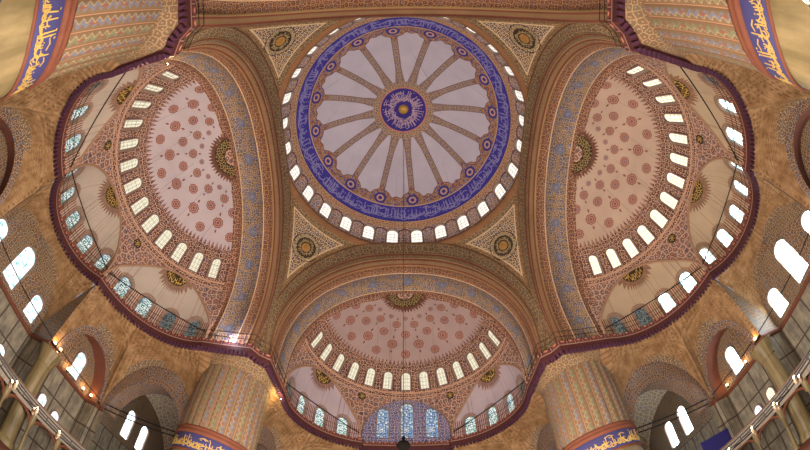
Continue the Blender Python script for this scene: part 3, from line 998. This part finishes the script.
def lower_side(root_kind,central,glass_c,glass_d,glass_bay,win_labels=None):
    """everything below the cornice on one side, in the side's local frame"""
    objs=[]   # (name, mesh, mat)
    wall=MB()
    def poly(pts,z0,z1):
        for a,b in zip(pts[:-1],pts[1:]): quad(wall,(a[0],a[1],z0),(b[0],b[1],z0),(b[0],b[1],z1),(a[0],a[1],z1))
    for s in (-1,1):
        # pier at the bay corner and recess of the diagonal niche
        poly([(s*12,24.5),(s*11.55,24.5),(s*11.55,26.2),(s*5.55,26.2),(s*5.55,24.5),(s*4.6,24.5)],0,9.2)
        poly([(s*12,24.5),(s*12,23.6)],0,9.2)
        quad(wall,(s*5.55,26.2,9.2),(s*11.55,26.2,9.2),(s*11.55,26.2,13.9),(s*5.55,26.2,13.9))
        if central:
            poly([(s*4.6,24.5),(s*4.6,27.8)],0,9.2)
            # side wall of the middle bay rising to the cusp of the cornice
            wall.add([(s*4.6,24.5,9.2),(s*4.6,27.75,9.2),(s*4.6,27.75,10.4),(s*4.45,23.83,GOLDZ+.1)],[(0,1,2,3)],[(0,9.2),(3.2,9.2),(3.2,10.4),(0,16.3)])
    if central:
        # tympanum with three big windows: cut holes
        sites=[(-3.3,2.45,1.45),(0.,3.95,1.7),(3.3,2.45,1.45)]
        def Sx(x,z): return (x,27.75,z)
        def holes(x,z,P): return min(arch_out(x-c,z-9.65,w,h) for c,h,w in sites)
        xs=merged(lin(-4.7,4.7,60),[q for c,h,w in sites for q in (c-w/2,c,c+w/2)],.03); zs=merged(lin(9.2,16.4,44),[9.65],.05)
        surf(Sx,xs,zs,[holes],uvf=lambda u,v,p:(p[0],p[2]),mb=wall)
        quad(wall,(-4.6,27.8,0),(4.6,27.8,0),(4.6,27.8,9.2),(-4.6,27.8,9.2))
    else:
        quad(wall,(-4.6,24.5,0),(4.6,24.5,0),(4.6,24.5,GOLDZ),(-4.6,24.5,GOLDZ))
    objs.append(('wall',wall.mesh('wall'),M_wall))
    # arch rings and niche linings
    bandm=MB(); lin_=MB()
    for s in (-1,1):
        arch_face(bandm,None,8.55,2.95,1.3,.35,lambda q,z,s=s:(s*q,24.48,z),9.6,wc=.9)
        barrel(lin_,8.55,2.98,1.3,9.6,lambda q,z,t,s=s:(s*q,24.48+1.75*t,z),zb=9.2)
        arch_face(bandm,None,19.7,3.95,1.03,.8,lambda q,z,s=s:(s*12.0,q,z),9.2,wc=1.95)
        barrel(bandm,19.7,3.95,1.03,9.2,lambda q,z,t,s=s:(s*(12+1.5*t),q,z))
        # front skirt closing under the corbel on both planes
    objs.append(('trim_arch_band',bandm.mesh('trim'),M_band)); objs.append(('trim_niche',lin_.mesh('trim'),M_barrel))
    # string course
    sc=MB(); 
    if central:
        pl=[(12,23.7),(12,24.5),(11.55,24.5),(11.55,26.2),(5.55,26.2),(5.55,24.5),(4.6,24.5),(4.6,27.8),(-4.6,27.8),(-4.6,24.5),(-5.55,24.5),(-5.55,26.2),(-11.55,26.2),(-11.55,24.5),(-12,24.5),(-12,23.7)]
    else: pl=[(12,23.7),(12,24.5),(11.55,24.5),(11.55,26.2),(5.55,26.2),(5.55,24.5),(-5.55,24.5),(-5.55,26.2),(-11.55,26.2),(-11.55,24.5),(-12,24.5),(-12,23.7)]
    sweep(sc,pl,[(-.1,9.32),(.22,9.28),(.28,9.15),(.2,8.98),(-.1,8.85)])
    objs.append(('string_course',sc.mesh('string_course'),M_torus))
    return objs
# ---- assemble the sides
LBL={}
meshes={}
def place(objs,rz,side):
    for nm,me,mt in objs:
        if nm=='string_course':
            o=link('string_course',me,mt); o.rotation_euler=(0,0,rz); tag(o,'terracotta string course along the lower wall '+SIDE[side]['w2'],'moulding'); continue
        base='wall_'+side if nm.startswith('wall') else 'trim_'+side
        o=link(base+'_'+{'wall':'main','wall_centre':'centre','trim_corbel':'corbel','trim_arch_band':'arch_band','trim_niche':'niche'}[nm],me,mt); o.rotation_euler=(0,0,rz); tag(o,kind='structure')
arch_proto=None
SN={'N':'north','W':'west','E':'east','S':'south'}
EXG={'N':'b3a6ac','W':'b8ab9c','E':'b8a488','S':'b2a58f'}
cor_c=corbels(True); cor_n=corbels(False)
low_c=lower_side('c',True,None,None,None); low_n=lower_side('n',False,None,None,None)
corn_c=make_cornice(True); corn_n=make_cornice(False)
ar=make_arch()
for s in 'NWES':
    d=SIDE[s]; rz=d['rz']; central=s in 'WE'
    a=ar if s=='N' else copy_tree(ar); a.rotation_euler=(0,0,rz)
    tag(a,{'N':'great painted arch at the bottom, over the semi-dome facing the camera','W':'great painted arch on the left with blue rosettes along its soffit','E':'great painted arch on the right with orange arabesque soffit','S':'great painted arch crossing the very top of the view'}[s],'arch','great arches under the dome')
    sd=make_semidome(central,d['sd'],P_semiE if s=='E' else P_semi); sd.rotation_euler=(0,0,rz)
    tag(sd,{'N':'rosy semi-dome at the bottom with a row of thirteen arched windows','W':'pale pink semi-dome on the left with red medallions and thirteen windows','E':'beige semi-dome on the right with brightly lit windows and red medallions','S':'semi-dome behind the camera, beyond the top of the view'}[s],'semi-dome')
    mm=material('exedra_moulding_'+SN[s],lambda:stain(H('a58268'),.2,1.),.8)
    for sx in (-1,1):
        mouth_rib(DIA,sx,sd,mm)
    if central: mouth_rib(CEN,1,sd,mm)
    gl=P_exE if s=='E' else P_exN if s in 'NS' else P_ex
    for sx in (-1,1):
        e=make_exedra(DIA,sx,math.radians(38),4,(sx*7.85,19.9,22.6),EXG[s],gl,'exedra_paint_%s_%d'%(s,sx)); e.rotation_euler=(0,0,rz)
        up={('N',1):'exedra right of the three stained windows at the bottom, gold-edged crown',('N',-1):'exedra left of the three stained windows at the bottom',
            ('W',1):'exedra below the left semi-dome, beside the lower left pier',('W',-1):'exedra above the left semi-dome, beside the upper left pier, tinged with gold',
            ('E',-1):'exedra below the right semi-dome, beside the lower right pier',('E',1):'exedra above the right semi-dome, beside the upper right pier',
            ('S',1):'exedra of the rear semi-dome behind the upper left pier',('S',-1):'exedra of the rear semi-dome behind the upper right pier'}[(s,sx)]
        tag(e,up,'exedra','exedrae around the semi-domes')
    if central:
        e=make_exedra(CEN,1,math.radians(72),5,(0,24.3,22.4),EXG[s],gl,'exedra_paint_%s_mid'%s); e.rotation_euler=(0,0,rz)
        tag(e,'middle exedra at the outer edge of the %s semi-dome'%d['word'],'exedra','exedrae around the semi-domes')
    else:
        # shallow recess with flat stained-glass wall
        e=empty('window_wall',(0,0,0),rz); tag(e,'flat arched recess with three tall stained-glass windows %s'%('at the bottom centre' if s=='N' else 'in the wall behind the camera'),'window wall')
        sites=[(-2.4,3.75,1.3),(0.05,4.45,1.35),(2.6,3.75,1.3)]
        def Sx(x,z): return (x,24.62,z)
        def holes(x,z,P): return min(arch_out(x-c,z-17.75,w,h) for c,h,w in sites)
        xs=merged(lin(-4.45,4.45,60),[q for c,h,w in sites for q in (c-w/2,c,c+w/2)],.03); zs=merged(lin(17,22.6,40),[17.75],.04)
        wb=surf(Sx,xs,zs,[holes,lambda x,z,P:4.45-sqrt(x*x+max(z-18.1,0)**2)],uvf=lambda u,v,p:(p[0],p[2]))
        o=wb.build('tympanum',M_tile,e); solid(o,.3,-1.)
        tb=MB(); surf(lambda t,y:((4.42*cos(t),y,18.1+4.42*sin(t)) if 0<=t<=PI else ((4.42 if t<0 else -4.42),y,18.1+(t if t<0 else PI-t))),lin(-1.1,0,4)[:-1]+lin(0,PI,40)+lin(PI,PI+1.1,4)[1:],lin(23.2,24.65,10),[lambda u,v,P:sd_out(P)],mb=tb)
        tb.build('reveal',mm,e)
        for c,h,w in sites:
            window(e,mat4(Vector((c,24.62,17.75)),Vector((1,0,0)),Vector((0,1,0)),Vector((0,0,1))),w,h,.28,P_q)
    co=corn_c if s=='W' else corn_n if s=='N' else copy_tree(corn_c if s=='E' else corn_n); co.rotation_euler=(0,0,rz)
    tag(co,{'N':'scalloped red cornice with iron railing across the bottom of the view','W':'scalloped dark red cornice with railing winding down the left side','E':'scalloped purple-red cornice with railing winding down the right side','S':'red cornice of the rear bay at the very top edge'}[s],'cornice','cornices at the foot of the semi-domes')
    place(cor_c if central else cor_n,rz,SN[s]) if False else None
    for nm,me,mt in (cor_c if central else cor_n)+(low_c if central else low_n):
        if nm=='string_course':
            o=link('string_course',me,mt); o.rotation_euler=(0,0,rz); tag(o,'terracotta string course along the lower wall '+d['w2'],'moulding'); continue
        o=link({'wall':'wall_%s','wall_centre':'wall_%s_centre','trim_corbel':'wall_%s_corbel','trim_arch_band':'trim_%s_arches','trim_niche':'trim_%s_niches'}[nm]%SN[s],me,mt)
        o.rotation_euler=(0,0,rz); tag(o,kind='structure')
    # windows of the lower walls
    Rz=Matrix.Rotation(rz,4,'Z'); I=(Vector((1,0,0)),Vector((0,1,0)),Vector((0,0,1)))
    def lw(x,y,z,w,h,glass,dep=.3):
        root=None; o=window(None,Rz@mat4(Vector((x,y,z)),*I),w,h,dep,glass)
        lw.n+=1; o.name='window_%d'%lw.n; tag(o,kind='structure')
    lw.n=getattr(lw,'n',0) or {'N':0,'W':20,'E':40,'S':60}[s]
    if s!='S':
        if central:
            g=P_lowE if s=='E' else P_low
            lw(-3.3,27.75,9.65,1.45,2.45,g); lw(0,27.75,9.65,1.7,3.95,g); lw(3.3,27.75,9.65,1.45,2.45,g)
            g=P_lowE2 if s=='E' else P_low
            for sx in (-1,1):
                lw(sx*9.0,25.99,9.55,1.35,2.6,g,.2)
                lw(sx*7.6,25.99,4.5,1.0,1.7,P_semiE if s=='E' else P_low,.2); lw(sx*9.4,25.99,4.5,1.0,1.4,P_low,.2)
            lw(0.,27.59,4.5,1.1,1.6,P_low,.2); lw(3.,27.59,4.5,1.1,1.6,P_low,.2)
# ================================================================ pillars
def make_pillar():
    root=empty('pillar',(0,0,0)); n=28
    m=n*8; mb=MB(); Vv=[];U=[];F=[]; zs=lin(10.0,15.5,10)
    for z in zs:
        for k in range(m+1):
            a=2*PI*k/m; ph=(a*n/(2*PI))%1.; r=2.78+.09*sqrt(max(1-(2*ph-1)**2,0.))
            Vv.append((r*cos(a),r*sin(a),z)); U.append((a*n/(2*PI),z))
    for i in range(len(zs)-1):
        for k in range(m): a=i*(m+1)+k; F.append((a,a+1,a+m+2,a+m+1))
    mb.add(Vv,F,U); mb.build('shaft',M_shaft,root,True)
    MB().lathe([(2.8,9.35),(2.93,9.4),(2.98,9.52),(2.93,9.64),(2.88,9.7),(2.92,9.8),(2.9,9.94),(2.8,10.02)],64).build('ring_moulding',M_torus,root,True)
    b=MB().lathe([(2.82,8.1),(2.86,8.15),(2.86,9.3),(2.82,9.37)],64).build('calligraphy_band',M_bandblue,root,True)
    def mp(x,y,l): a=-x/2.86; return Vector(((2.865+l)*cos(a),(2.865+l)*sin(a),8.2+y))
    ribbons(strokes(2*PI*2.86,1.05,31)+strokes(2*PI*2.86,.55,33),.06,mp,.02).build('inscription',M_gold,b)
    MB().lathe([(2.86,8.1),(2.92,8.05),(2.93,7.97),(2.84,7.92)],64).build('lower_moulding',M_torus,root,True)
    MB().lathe([(2.8,.9),(2.8,3),(2.8,5),(2.8,7.95)],64).build('marble_drum',M_marble,root,True)
    MB().lathe([(3.3,0),(3.3,.45),(3.1,.6),(3.0,.8),(2.8,.92)],64).build('base',M_marble,root,True)
    # transition from round shaft to the square block that carries the arches
    mb=MB(); Vv=[];U=[];F=[]; m=96; lev=[(15.42,0.,2.7),(15.45,0.,2.93),(15.6,.02,2.98),(15.75,.12,3.0),(16.0,.4,3.08),(16.3,.85,3.16),(16.6,1.,3.25)]
    for z,q,R in lev:
        for k in range(m+1):
            a=2*PI*k/m; c,s=cos(a),sin(a); h=3.22
            sqr=h/max(abs(c),abs(s)); sqr=min(sqr,h*1.19)
            r=R*(1-q)+sqr*q; Vv.append((r*c,r*s,z)); U.append((a*3,z))
    for i in range(len(lev)-1):
        for k in range(m): a=i*(m+1)+k; F.append((a,a+1,a+m+2,a+m+1))
    mb.add(Vv,F,U); mb.build('capital',M_gpend if False else material('capital_plaster',lambda:stain(mix(.6,H('7e6446'),arab(vec(UV()[0],UV()[1],0.),3.2,H('8a6e50'),H('8c5c44'),H('706c6a'),H('b09468'),.3)),.35,.8),.8),root,False)
    return root
pp=make_pillar()
for i,(x,y,l) in enumerate([(-13.1,13.2,'fluted pillar at the lower left, warm light on the cornice above it'),(13.1,13.2,'reddish fluted pillar at the lower right with calligraphy band'),
        (-13.1,-13.2,'big fluted pillar at the upper left corner with green-gold scrollwork'),(13.1,-13.2,'big fluted pillar at the upper right corner with blue-grey stripes')]):
    o=pp if i==0 else copy_tree(pp); o.location=(x,y,0); o.rotation_euler=(0,0,i*PI/2); tag(o,l,'pillar','four great round pillars')

# ================================================================ corner bays, outer walls, floor
def corner_bay(sx,sy,name):
    x0,x1=13.4,OUT; y0,y1=13.4,OUT
    wl=MB()
    # outer walls of the bay, windows in them
    sites=[(19.5,3.6,1.5),(22.3,3.4,1.5)]
    holes=lambda y,z,P:min(arch_out(y-c,z-9.6,w,h) for c,h,w in sites)
    ys=merged(lin(12.,OUT,50),[q for c,h,w in sites for q in (c-w/2,c,c+w/2)],.04); zs=merged(lin(0,18.,60),[9.6],.05)
    surf(lambda y,z:(sx*OUT,sy*y,z),ys,zs,[holes],uvf=lambda u,v,p:(u,v),mb=wl)
    surf(lambda x,z:(sx*x,sy*OUT,z),ys,zs,[holes],uvf=lambda u,v,p:(u,v),mb=wl)
    o=wl.build('wall_'+name,M_wall); tag(o,kind='structure')
    # sail vault
    cx=(12+OUT)/2; R=hyp2(OUT-cx,OUT-cx)*1.0; zc=8.6
    vb=MB(); surf(lambda x,y:(sx*x,sy*y,zc+sqrt(max(R*R-(x-cx)**2-(y-cx)**2,0.))*.93),lin(12.,OUT,24),lin(12.,OUT,24),(),uvf=lambda u,v,p:(u,v),mb=vb)
    o=vb.build('ceiling_'+name,M_bay,None,True); tag(o,kind='structure')
    for c,h,w in sites:
        for k in range(2):
            if k==0: M=mat4(Vector((sx*OUT,sy*c,9.6)),Vector((0,-sx,0)),Vector((sx,0,0)),Vector((0,0,1)))
            else: M=mat4(Vector((sx*c,sy*OUT,9.6)),Vector((sy,0,0)),Vector((0,sy,0)),Vector((0,0,1)))
            o=window(None,M,w,h,.3,P_lowE2 if sx>0 else P_bay); corner_bay.n+=1; o.name='window_%d'%corner_bay.n; tag(o,kind='structure')
corner_bay.n=80
M_bay=material('pale_bay_vault',lambda:stain(arab(OBJ(),2.2,H('e0d8c4'),H('b0a890'),H('a8b0b8'),H('e0d8c0'),.3),.2,.5),.8)
for sx,sy,n in ((-1,1,'northwest'),(1,1,'northeast'),(-1,-1,'southwest'),(1,-1,'southeast')): corner_bay(sx,sy,n)
fb=MB(); fb.box((0,0,-.15),(28.4,28.4,.15)); o=fb.build('floor',M_red_carpet); tag(o,kind='structure')

def W2_(side,x,y):
    c,s=cos(SIDE[side]['rz']),sin(SIDE[side]['rz']); return Vector((x*c-y*s,x*s+y*c,0))
# ================================================================ galleries
def make_gallery():
    root=empty('gallery',(0,0,0))
    mb=MB(); mb.box((0,23.7,3.95),(11.9,1.2,.28)); mb.box((0,22.55,4.3),(11.9,.09,.34)); mb.build('floor_slab',material('gallery_stone',lambda:stain(H('8f8474'),.25,.8),.6),root)
    rb=MB(); rb.box((0,22.5,4.68),(11.9,.13,.06)); rb.build('handrail',M_ledge,root)
    for k in range(-4,5):
        if k in(-4,-2,0,2,4,-3,-1,1,3):
            x=k*2.75
            MB().lathe([(.26,0),(.26,.2),(.17,.32),(.15,1.6),(.14,2.7),(.24,2.95),(.26,3.1),(.26,3.66)],12,Matrix.Translation((x,22.75,0))).build('column',M_marble,root,True)
    ab_=MB()
    for k in range(-4,4): ab_.tube([(k*2.75+1.375+1.2*cos(a),22.75,2.9+.75*sin(a)) for a in lin(0,PI,10)],.12,5)
    ab_.build('arcade_arch',M_torus,root)
    return root
gal=make_gallery()
for s in 'WE':
    g=gal if s=='W' else copy_tree(gal); g.rotation_euler=(0,0,SIDE[s]['rz']); tag(g,'stone gallery with arcade of columns along the lower %s wall'%SIDE[s]['word'],'gallery')

def engaged():
    root=empty('engaged_column',(0,0,0))
    MB().lathe([(.85,0),(.85,.4),(.7,.55),(.66,.7)],24).build('base',M_marble,root,True)
    MB().lathe([(.66,.7),(.66,4),(.64,7.5)],24).build('shaft',M_marble,root,True)
    MB().lathe([(.64,7.5),(.72,7.55),(.70,7.7),(.8,8.1),(1.0,8.6),(1.05,8.85)],24).build('capital',M_marble,root,True)
    return root
ec=engaged(); first=True
for s in 'WE':
    for sx in (-1,1):
        o=ec if first else copy_tree(ec); first=False
        o.location=W2_(s,sx*5.05,24.25); o.location.z=0
        far=(sx>0)==(s=='W'); tag(o,'round engaged column carrying the %s end of the big-window bay on the %s'%('lower' if far else 'upper',SIDE[s]['word']),'column','engaged columns of the side bays')
cb=MB(); cb.box((22.7,11.86,5.0),(1.75,.05,1.2)); o=cb.build('hanging_cloth',material('deep_blue_cloth',lambda:H('2f2c6e'),.9)); tag(o,'deep blue cloth panel hanging at the lower right corner','cloth')

# ================================================================ tie rods
def rod(a,b,r,label,group): 
    mb=MB(); mb.tube([a,b],r,6); o=mb.build('tie_rod',M_iron); tag(o,label,'tie rod',group); return o
def W2(side,x,y,z):
    c,s=cos(SIDE[side]['rz']),sin(SIDE[side]['rz']); return (x*c-y*s,x*s+y*c,z)
for s in 'WEN':
    wn=SIDE[s]['word']
    for sx in (-1,1):
        where={('W',1):'lower',('W',-1):'upper',('E',-1):'lower',('E',1):'upper',('N',1):'right',('N',-1):'left'}[(s,sx)]
        rod(W2(s,sx*(B-.1),D+.25,ZC+.75),W2(s,sx*(CH[0]+.15),CH[1]-.1,ZC+.75),.05,'black iron tie rod across the %s exedra of the %s semi-dome'%(where,wn),'tie rods across the exedrae')
        if s!='N':
            for dz in (0.,.42):
                rod(W2(s,sx*12.,15.9,9.25+dz*.9),W2(s,sx*12.,23.9,9.25+dz*1.2),.05,'%s of two tie rods from %s %s pillar to the side wall'%('lower' if dz==0 else 'upper',where,wn),'tie rods at pillar band height')
    if s!='N':
        rod(W2(s,CH[0],CH[1]-.05,ZC+.75),W2(s,-CH[0],CH[1]-.05,ZC+.75),.05,'black iron tie rod across the middle exedra of the %s semi-dome'%wn,'tie rods across the exedrae')
        for sx in (-1,1):
            rod(W2(s,sx*11.6,24.35,9.75),W2(s,sx*5.5,24.35,9.75),.045,'thin tie rod over the %s side niche on the %s'%('near' if (sx<0)==(s=='W') else 'far',wn),'tie rods over the niches')
        rod(W2(s,4.6,24.4,9.75),W2(s,-4.6,24.4,9.75),.045,'thin tie rod crossing in front of the three big windows on the %s'%wn,'tie rods over the niches')

# ================================================================ chandelier and hanging cables
M_bulb=material('lamp_glow',lambda:H('ffd9a0'),emit=True,strength=14.)
M_glass=material('lamp_glass',lambda:H('6a5a48'),.3)
ch=empty('chandelier',(0,0,2.75)); tag(ch,'huge low ring chandelier with many small glowing lamps, seen at the lower corners','chandelier')
rb=MB()
for R in (11.0,10.2,5.2):
    rb.tube([(R*cos(a),R*sin(a),0) for a in lin(0,2*PI,96)],.035,5,False)
rb.tube([(11.0*cos(a),11.0*sin(a),.22) for a in lin(0,2*PI,96)],.03,5,False)
for k in range(48):
    a=k*2*PI/48; rb.tube([(11*cos(a),11*sin(a),0),(11*cos(a),11*sin(a),.22)],.02,4); 
    if k%2==0: rb.tube([(11*cos(a),11*sin(a),0),(10.2*cos(a),10.2*sin(a),0)],.02,4)
rb.build('ring_frame',M_iron,ch)
lm=None
lampb=MB().lathe([(.001,-.30),(.05,-.28),(.10,-.16),(.11,-.05),(.09,.0)],10).mesh('lamp',True); lampb.materials.append(M_glass)
bulbb=MB().lathe([(.001,-.02),(.05,.0),(.06,.06),(.03,.12),(.001,.14)],10).mesh('bulb',True); bulbb.materials.append(M_bulb)
for k in range(96):
    a=k*2*PI/96; R=11.0 if k%2 else 10.2
    o=link('lamp',lampb,None,ch); o.location=(R*cos(a),R*sin(a),-.02)
    o.scale=(.7,.7,.7); link('bulb',bulbb,None,o)
# suspension cables
cab=MB()
def cable(x,y,z1,label,r=.018,z0=2.8):
    mb=MB(); mb.tube([(x,y,z0),(x,y,z1)],r,5); o=mb.build('cable',M_wire); tag(o,label,'cable','thin suspension cables'); return o
o=cable(0,0,45.3,'long central cable hanging from the boss of the great dome',.012,5.7)
zdome=lambda r:DZ+DH*sqrt(max(1-(r/DR)**2,0))
for k in range(8):
    a=(k+.15)*2*PI/8; r=7.6; cable(r*cos(a),r*sin(a),zdome(r)+.05,'thin cable hanging from the white field of the great dome',.006,12.)
for s in 'WEN':
    for (x,y) in ((-5.5,17.5),(-2.8,18.5),(0,19.),(2.8,18.5),(5.5,17.5),(-1.5,21.5),(1.5,21.5)):
        rr=hyp2(x,y-D); zt=ZS+HS*(1-(rr/B)**PS)**(1/PS)
        p=W2(s,x,y,0); cable(p[0],p[1],zt+.05,'thin cable hanging from the %s semi-dome'%SIDE[s]['word'],.008)
hub=MB().lathe([(.03,5.95),(.05,5.9),(.04,5.82),(.14,5.76),(.19,5.66),(.13,5.54),(.05,5.46),(.03,5.3),(.001,5.26)],20)
o=hub.build('lamp_hub',material('blackened_brass',lambda:H('0c0a09'),.95),None,True); tag(o,'dark metal hub at the end of the central cable','lamp hub')

# ================================================================ small spotlights on ledges
def spot(loc,energy,col,label,rad=.12,size=1.):
    e=empty('spotlight',loc); tag(e,label,'spotlight','small spotlights on the ledges')
    e.scale=(size,size,size)
    MB().lathe([(.001,-.12),(.08,-.1),(.09,.0),(.11,.10),(.10,.10)],12).build('housing',M_iron,e,True)
    MB().lathe([(.001,.10),(.09,.12),(.12,.2),(.09,.29),(.001,.33)],12).build('bulb',M_bulb,e,True)
    l=bpy.data.lights.new('spotlight_light',type='POINT'); l.energy=energy; l.color=col; l.shadow_soft_size=rad
    o=bpy.data.objects.new('spotlight_lamp',l); COL.objects.link(o); o.parent=e; o.location=(0,0,.45)
WARM=(1.,.55,.2)
for x,y,nm in ((-24.3,4.9,'first'),(-24.1,5.5,'second'),(-25.6,6.2,'third'),(-25.9,8.2,'fourth'),(-25.9,10.6,'fifth'),(-25.4,11.3,'sixth')):
    spot((x,y,9.45),26.,WARM,'%s small warm lamp along the left string course, counted upward from the big windows'%nm)
for x,y,nm in ((24.3,5.1,'first'),(25.9,8.0,'second'),(25.8,10.8,'third')):
    spot((x,y,9.45),18.,WARM,'%s small warm lamp along the right string course, counted down from the pier'%nm)
spot((-9.45,14.2,ZC-1.7),160.,(1.,.72,.28),'yellow spotlight just under the cornice at the lower left pillar',size=.45)
spot((-12.6,9.3,ZC+.15),260.,(.72,.72,1.),'cold white spotlight at the foot of the left arch',size=.45)
spot((-11.8,-9.3,ZC+.2),900.,(1.,.75,.4),'warm spotlight on the cornice above the upper left pillar',size=.45)

# ================================================================ light
def point(loc,e,col,r):
    l=bpy.data.lights.new('lamp_light',type='POINT'); l.energy=e; l.color=col; l.shadow_soft_size=r
    o=bpy.data.objects.new('chandelier_fill_light',l); COL.objects.link(o); o.location=loc; return o
for k in range(12):
    a=(k+.5)*2*PI/12
    o=point((5.2*cos(a),5.2*sin(a),.45),2250.,(1.,.92,.84),.5); o.parent=ch  # soft fill for the vaults, added on the inner ring that carries no lamps
w=bpy.data.worlds.new('sky'); SC.world=w; w.use_nodes=True
bg=w.node_tree.nodes['Background']; bg.inputs[0].default_value=(.6,.75,1.,1.); bg.inputs[1].default_value=.5

# ================================================================ camera
cam=bpy.data.cameras.new('camera'); co=bpy.data.objects.new('camera',cam); COL.objects.link(co)
cam.type='PANO'; cam.sensor_width=36.; cam.sensor_fit='HORIZONTAL'
lens=cam.cycles if hasattr(cam,'cycles') else cam
lens.panorama_type='FISHEYE_EQUISOLID'; lens.fisheye_lens=360.507*36/810; lens.fisheye_fov=PI
yaw,El,rol=-.0020,1.0492,-.0079
f=Vector((sin(yaw)*cos(El),cos(yaw)*cos(El),sin(El))); r=Vector((cos(yaw),-sin(yaw),0)); u=r.cross(f)
r2=r*cos(rol)+u*sin(rol); u2=-r*sin(rol)+u*cos(rol)
co.matrix_world=mat4(Vector((.1004,-8.9029,1.6)),r2,u2,-f)
cam.clip_end=300; SC.camera=co
SC.view_settings.view_transform='Standard'; SC.view_settings.look='None'; SC.view_settings.exposure=0.; SC.view_settings.gamma=1.; SC.view_settings.use_curve_mapping=False
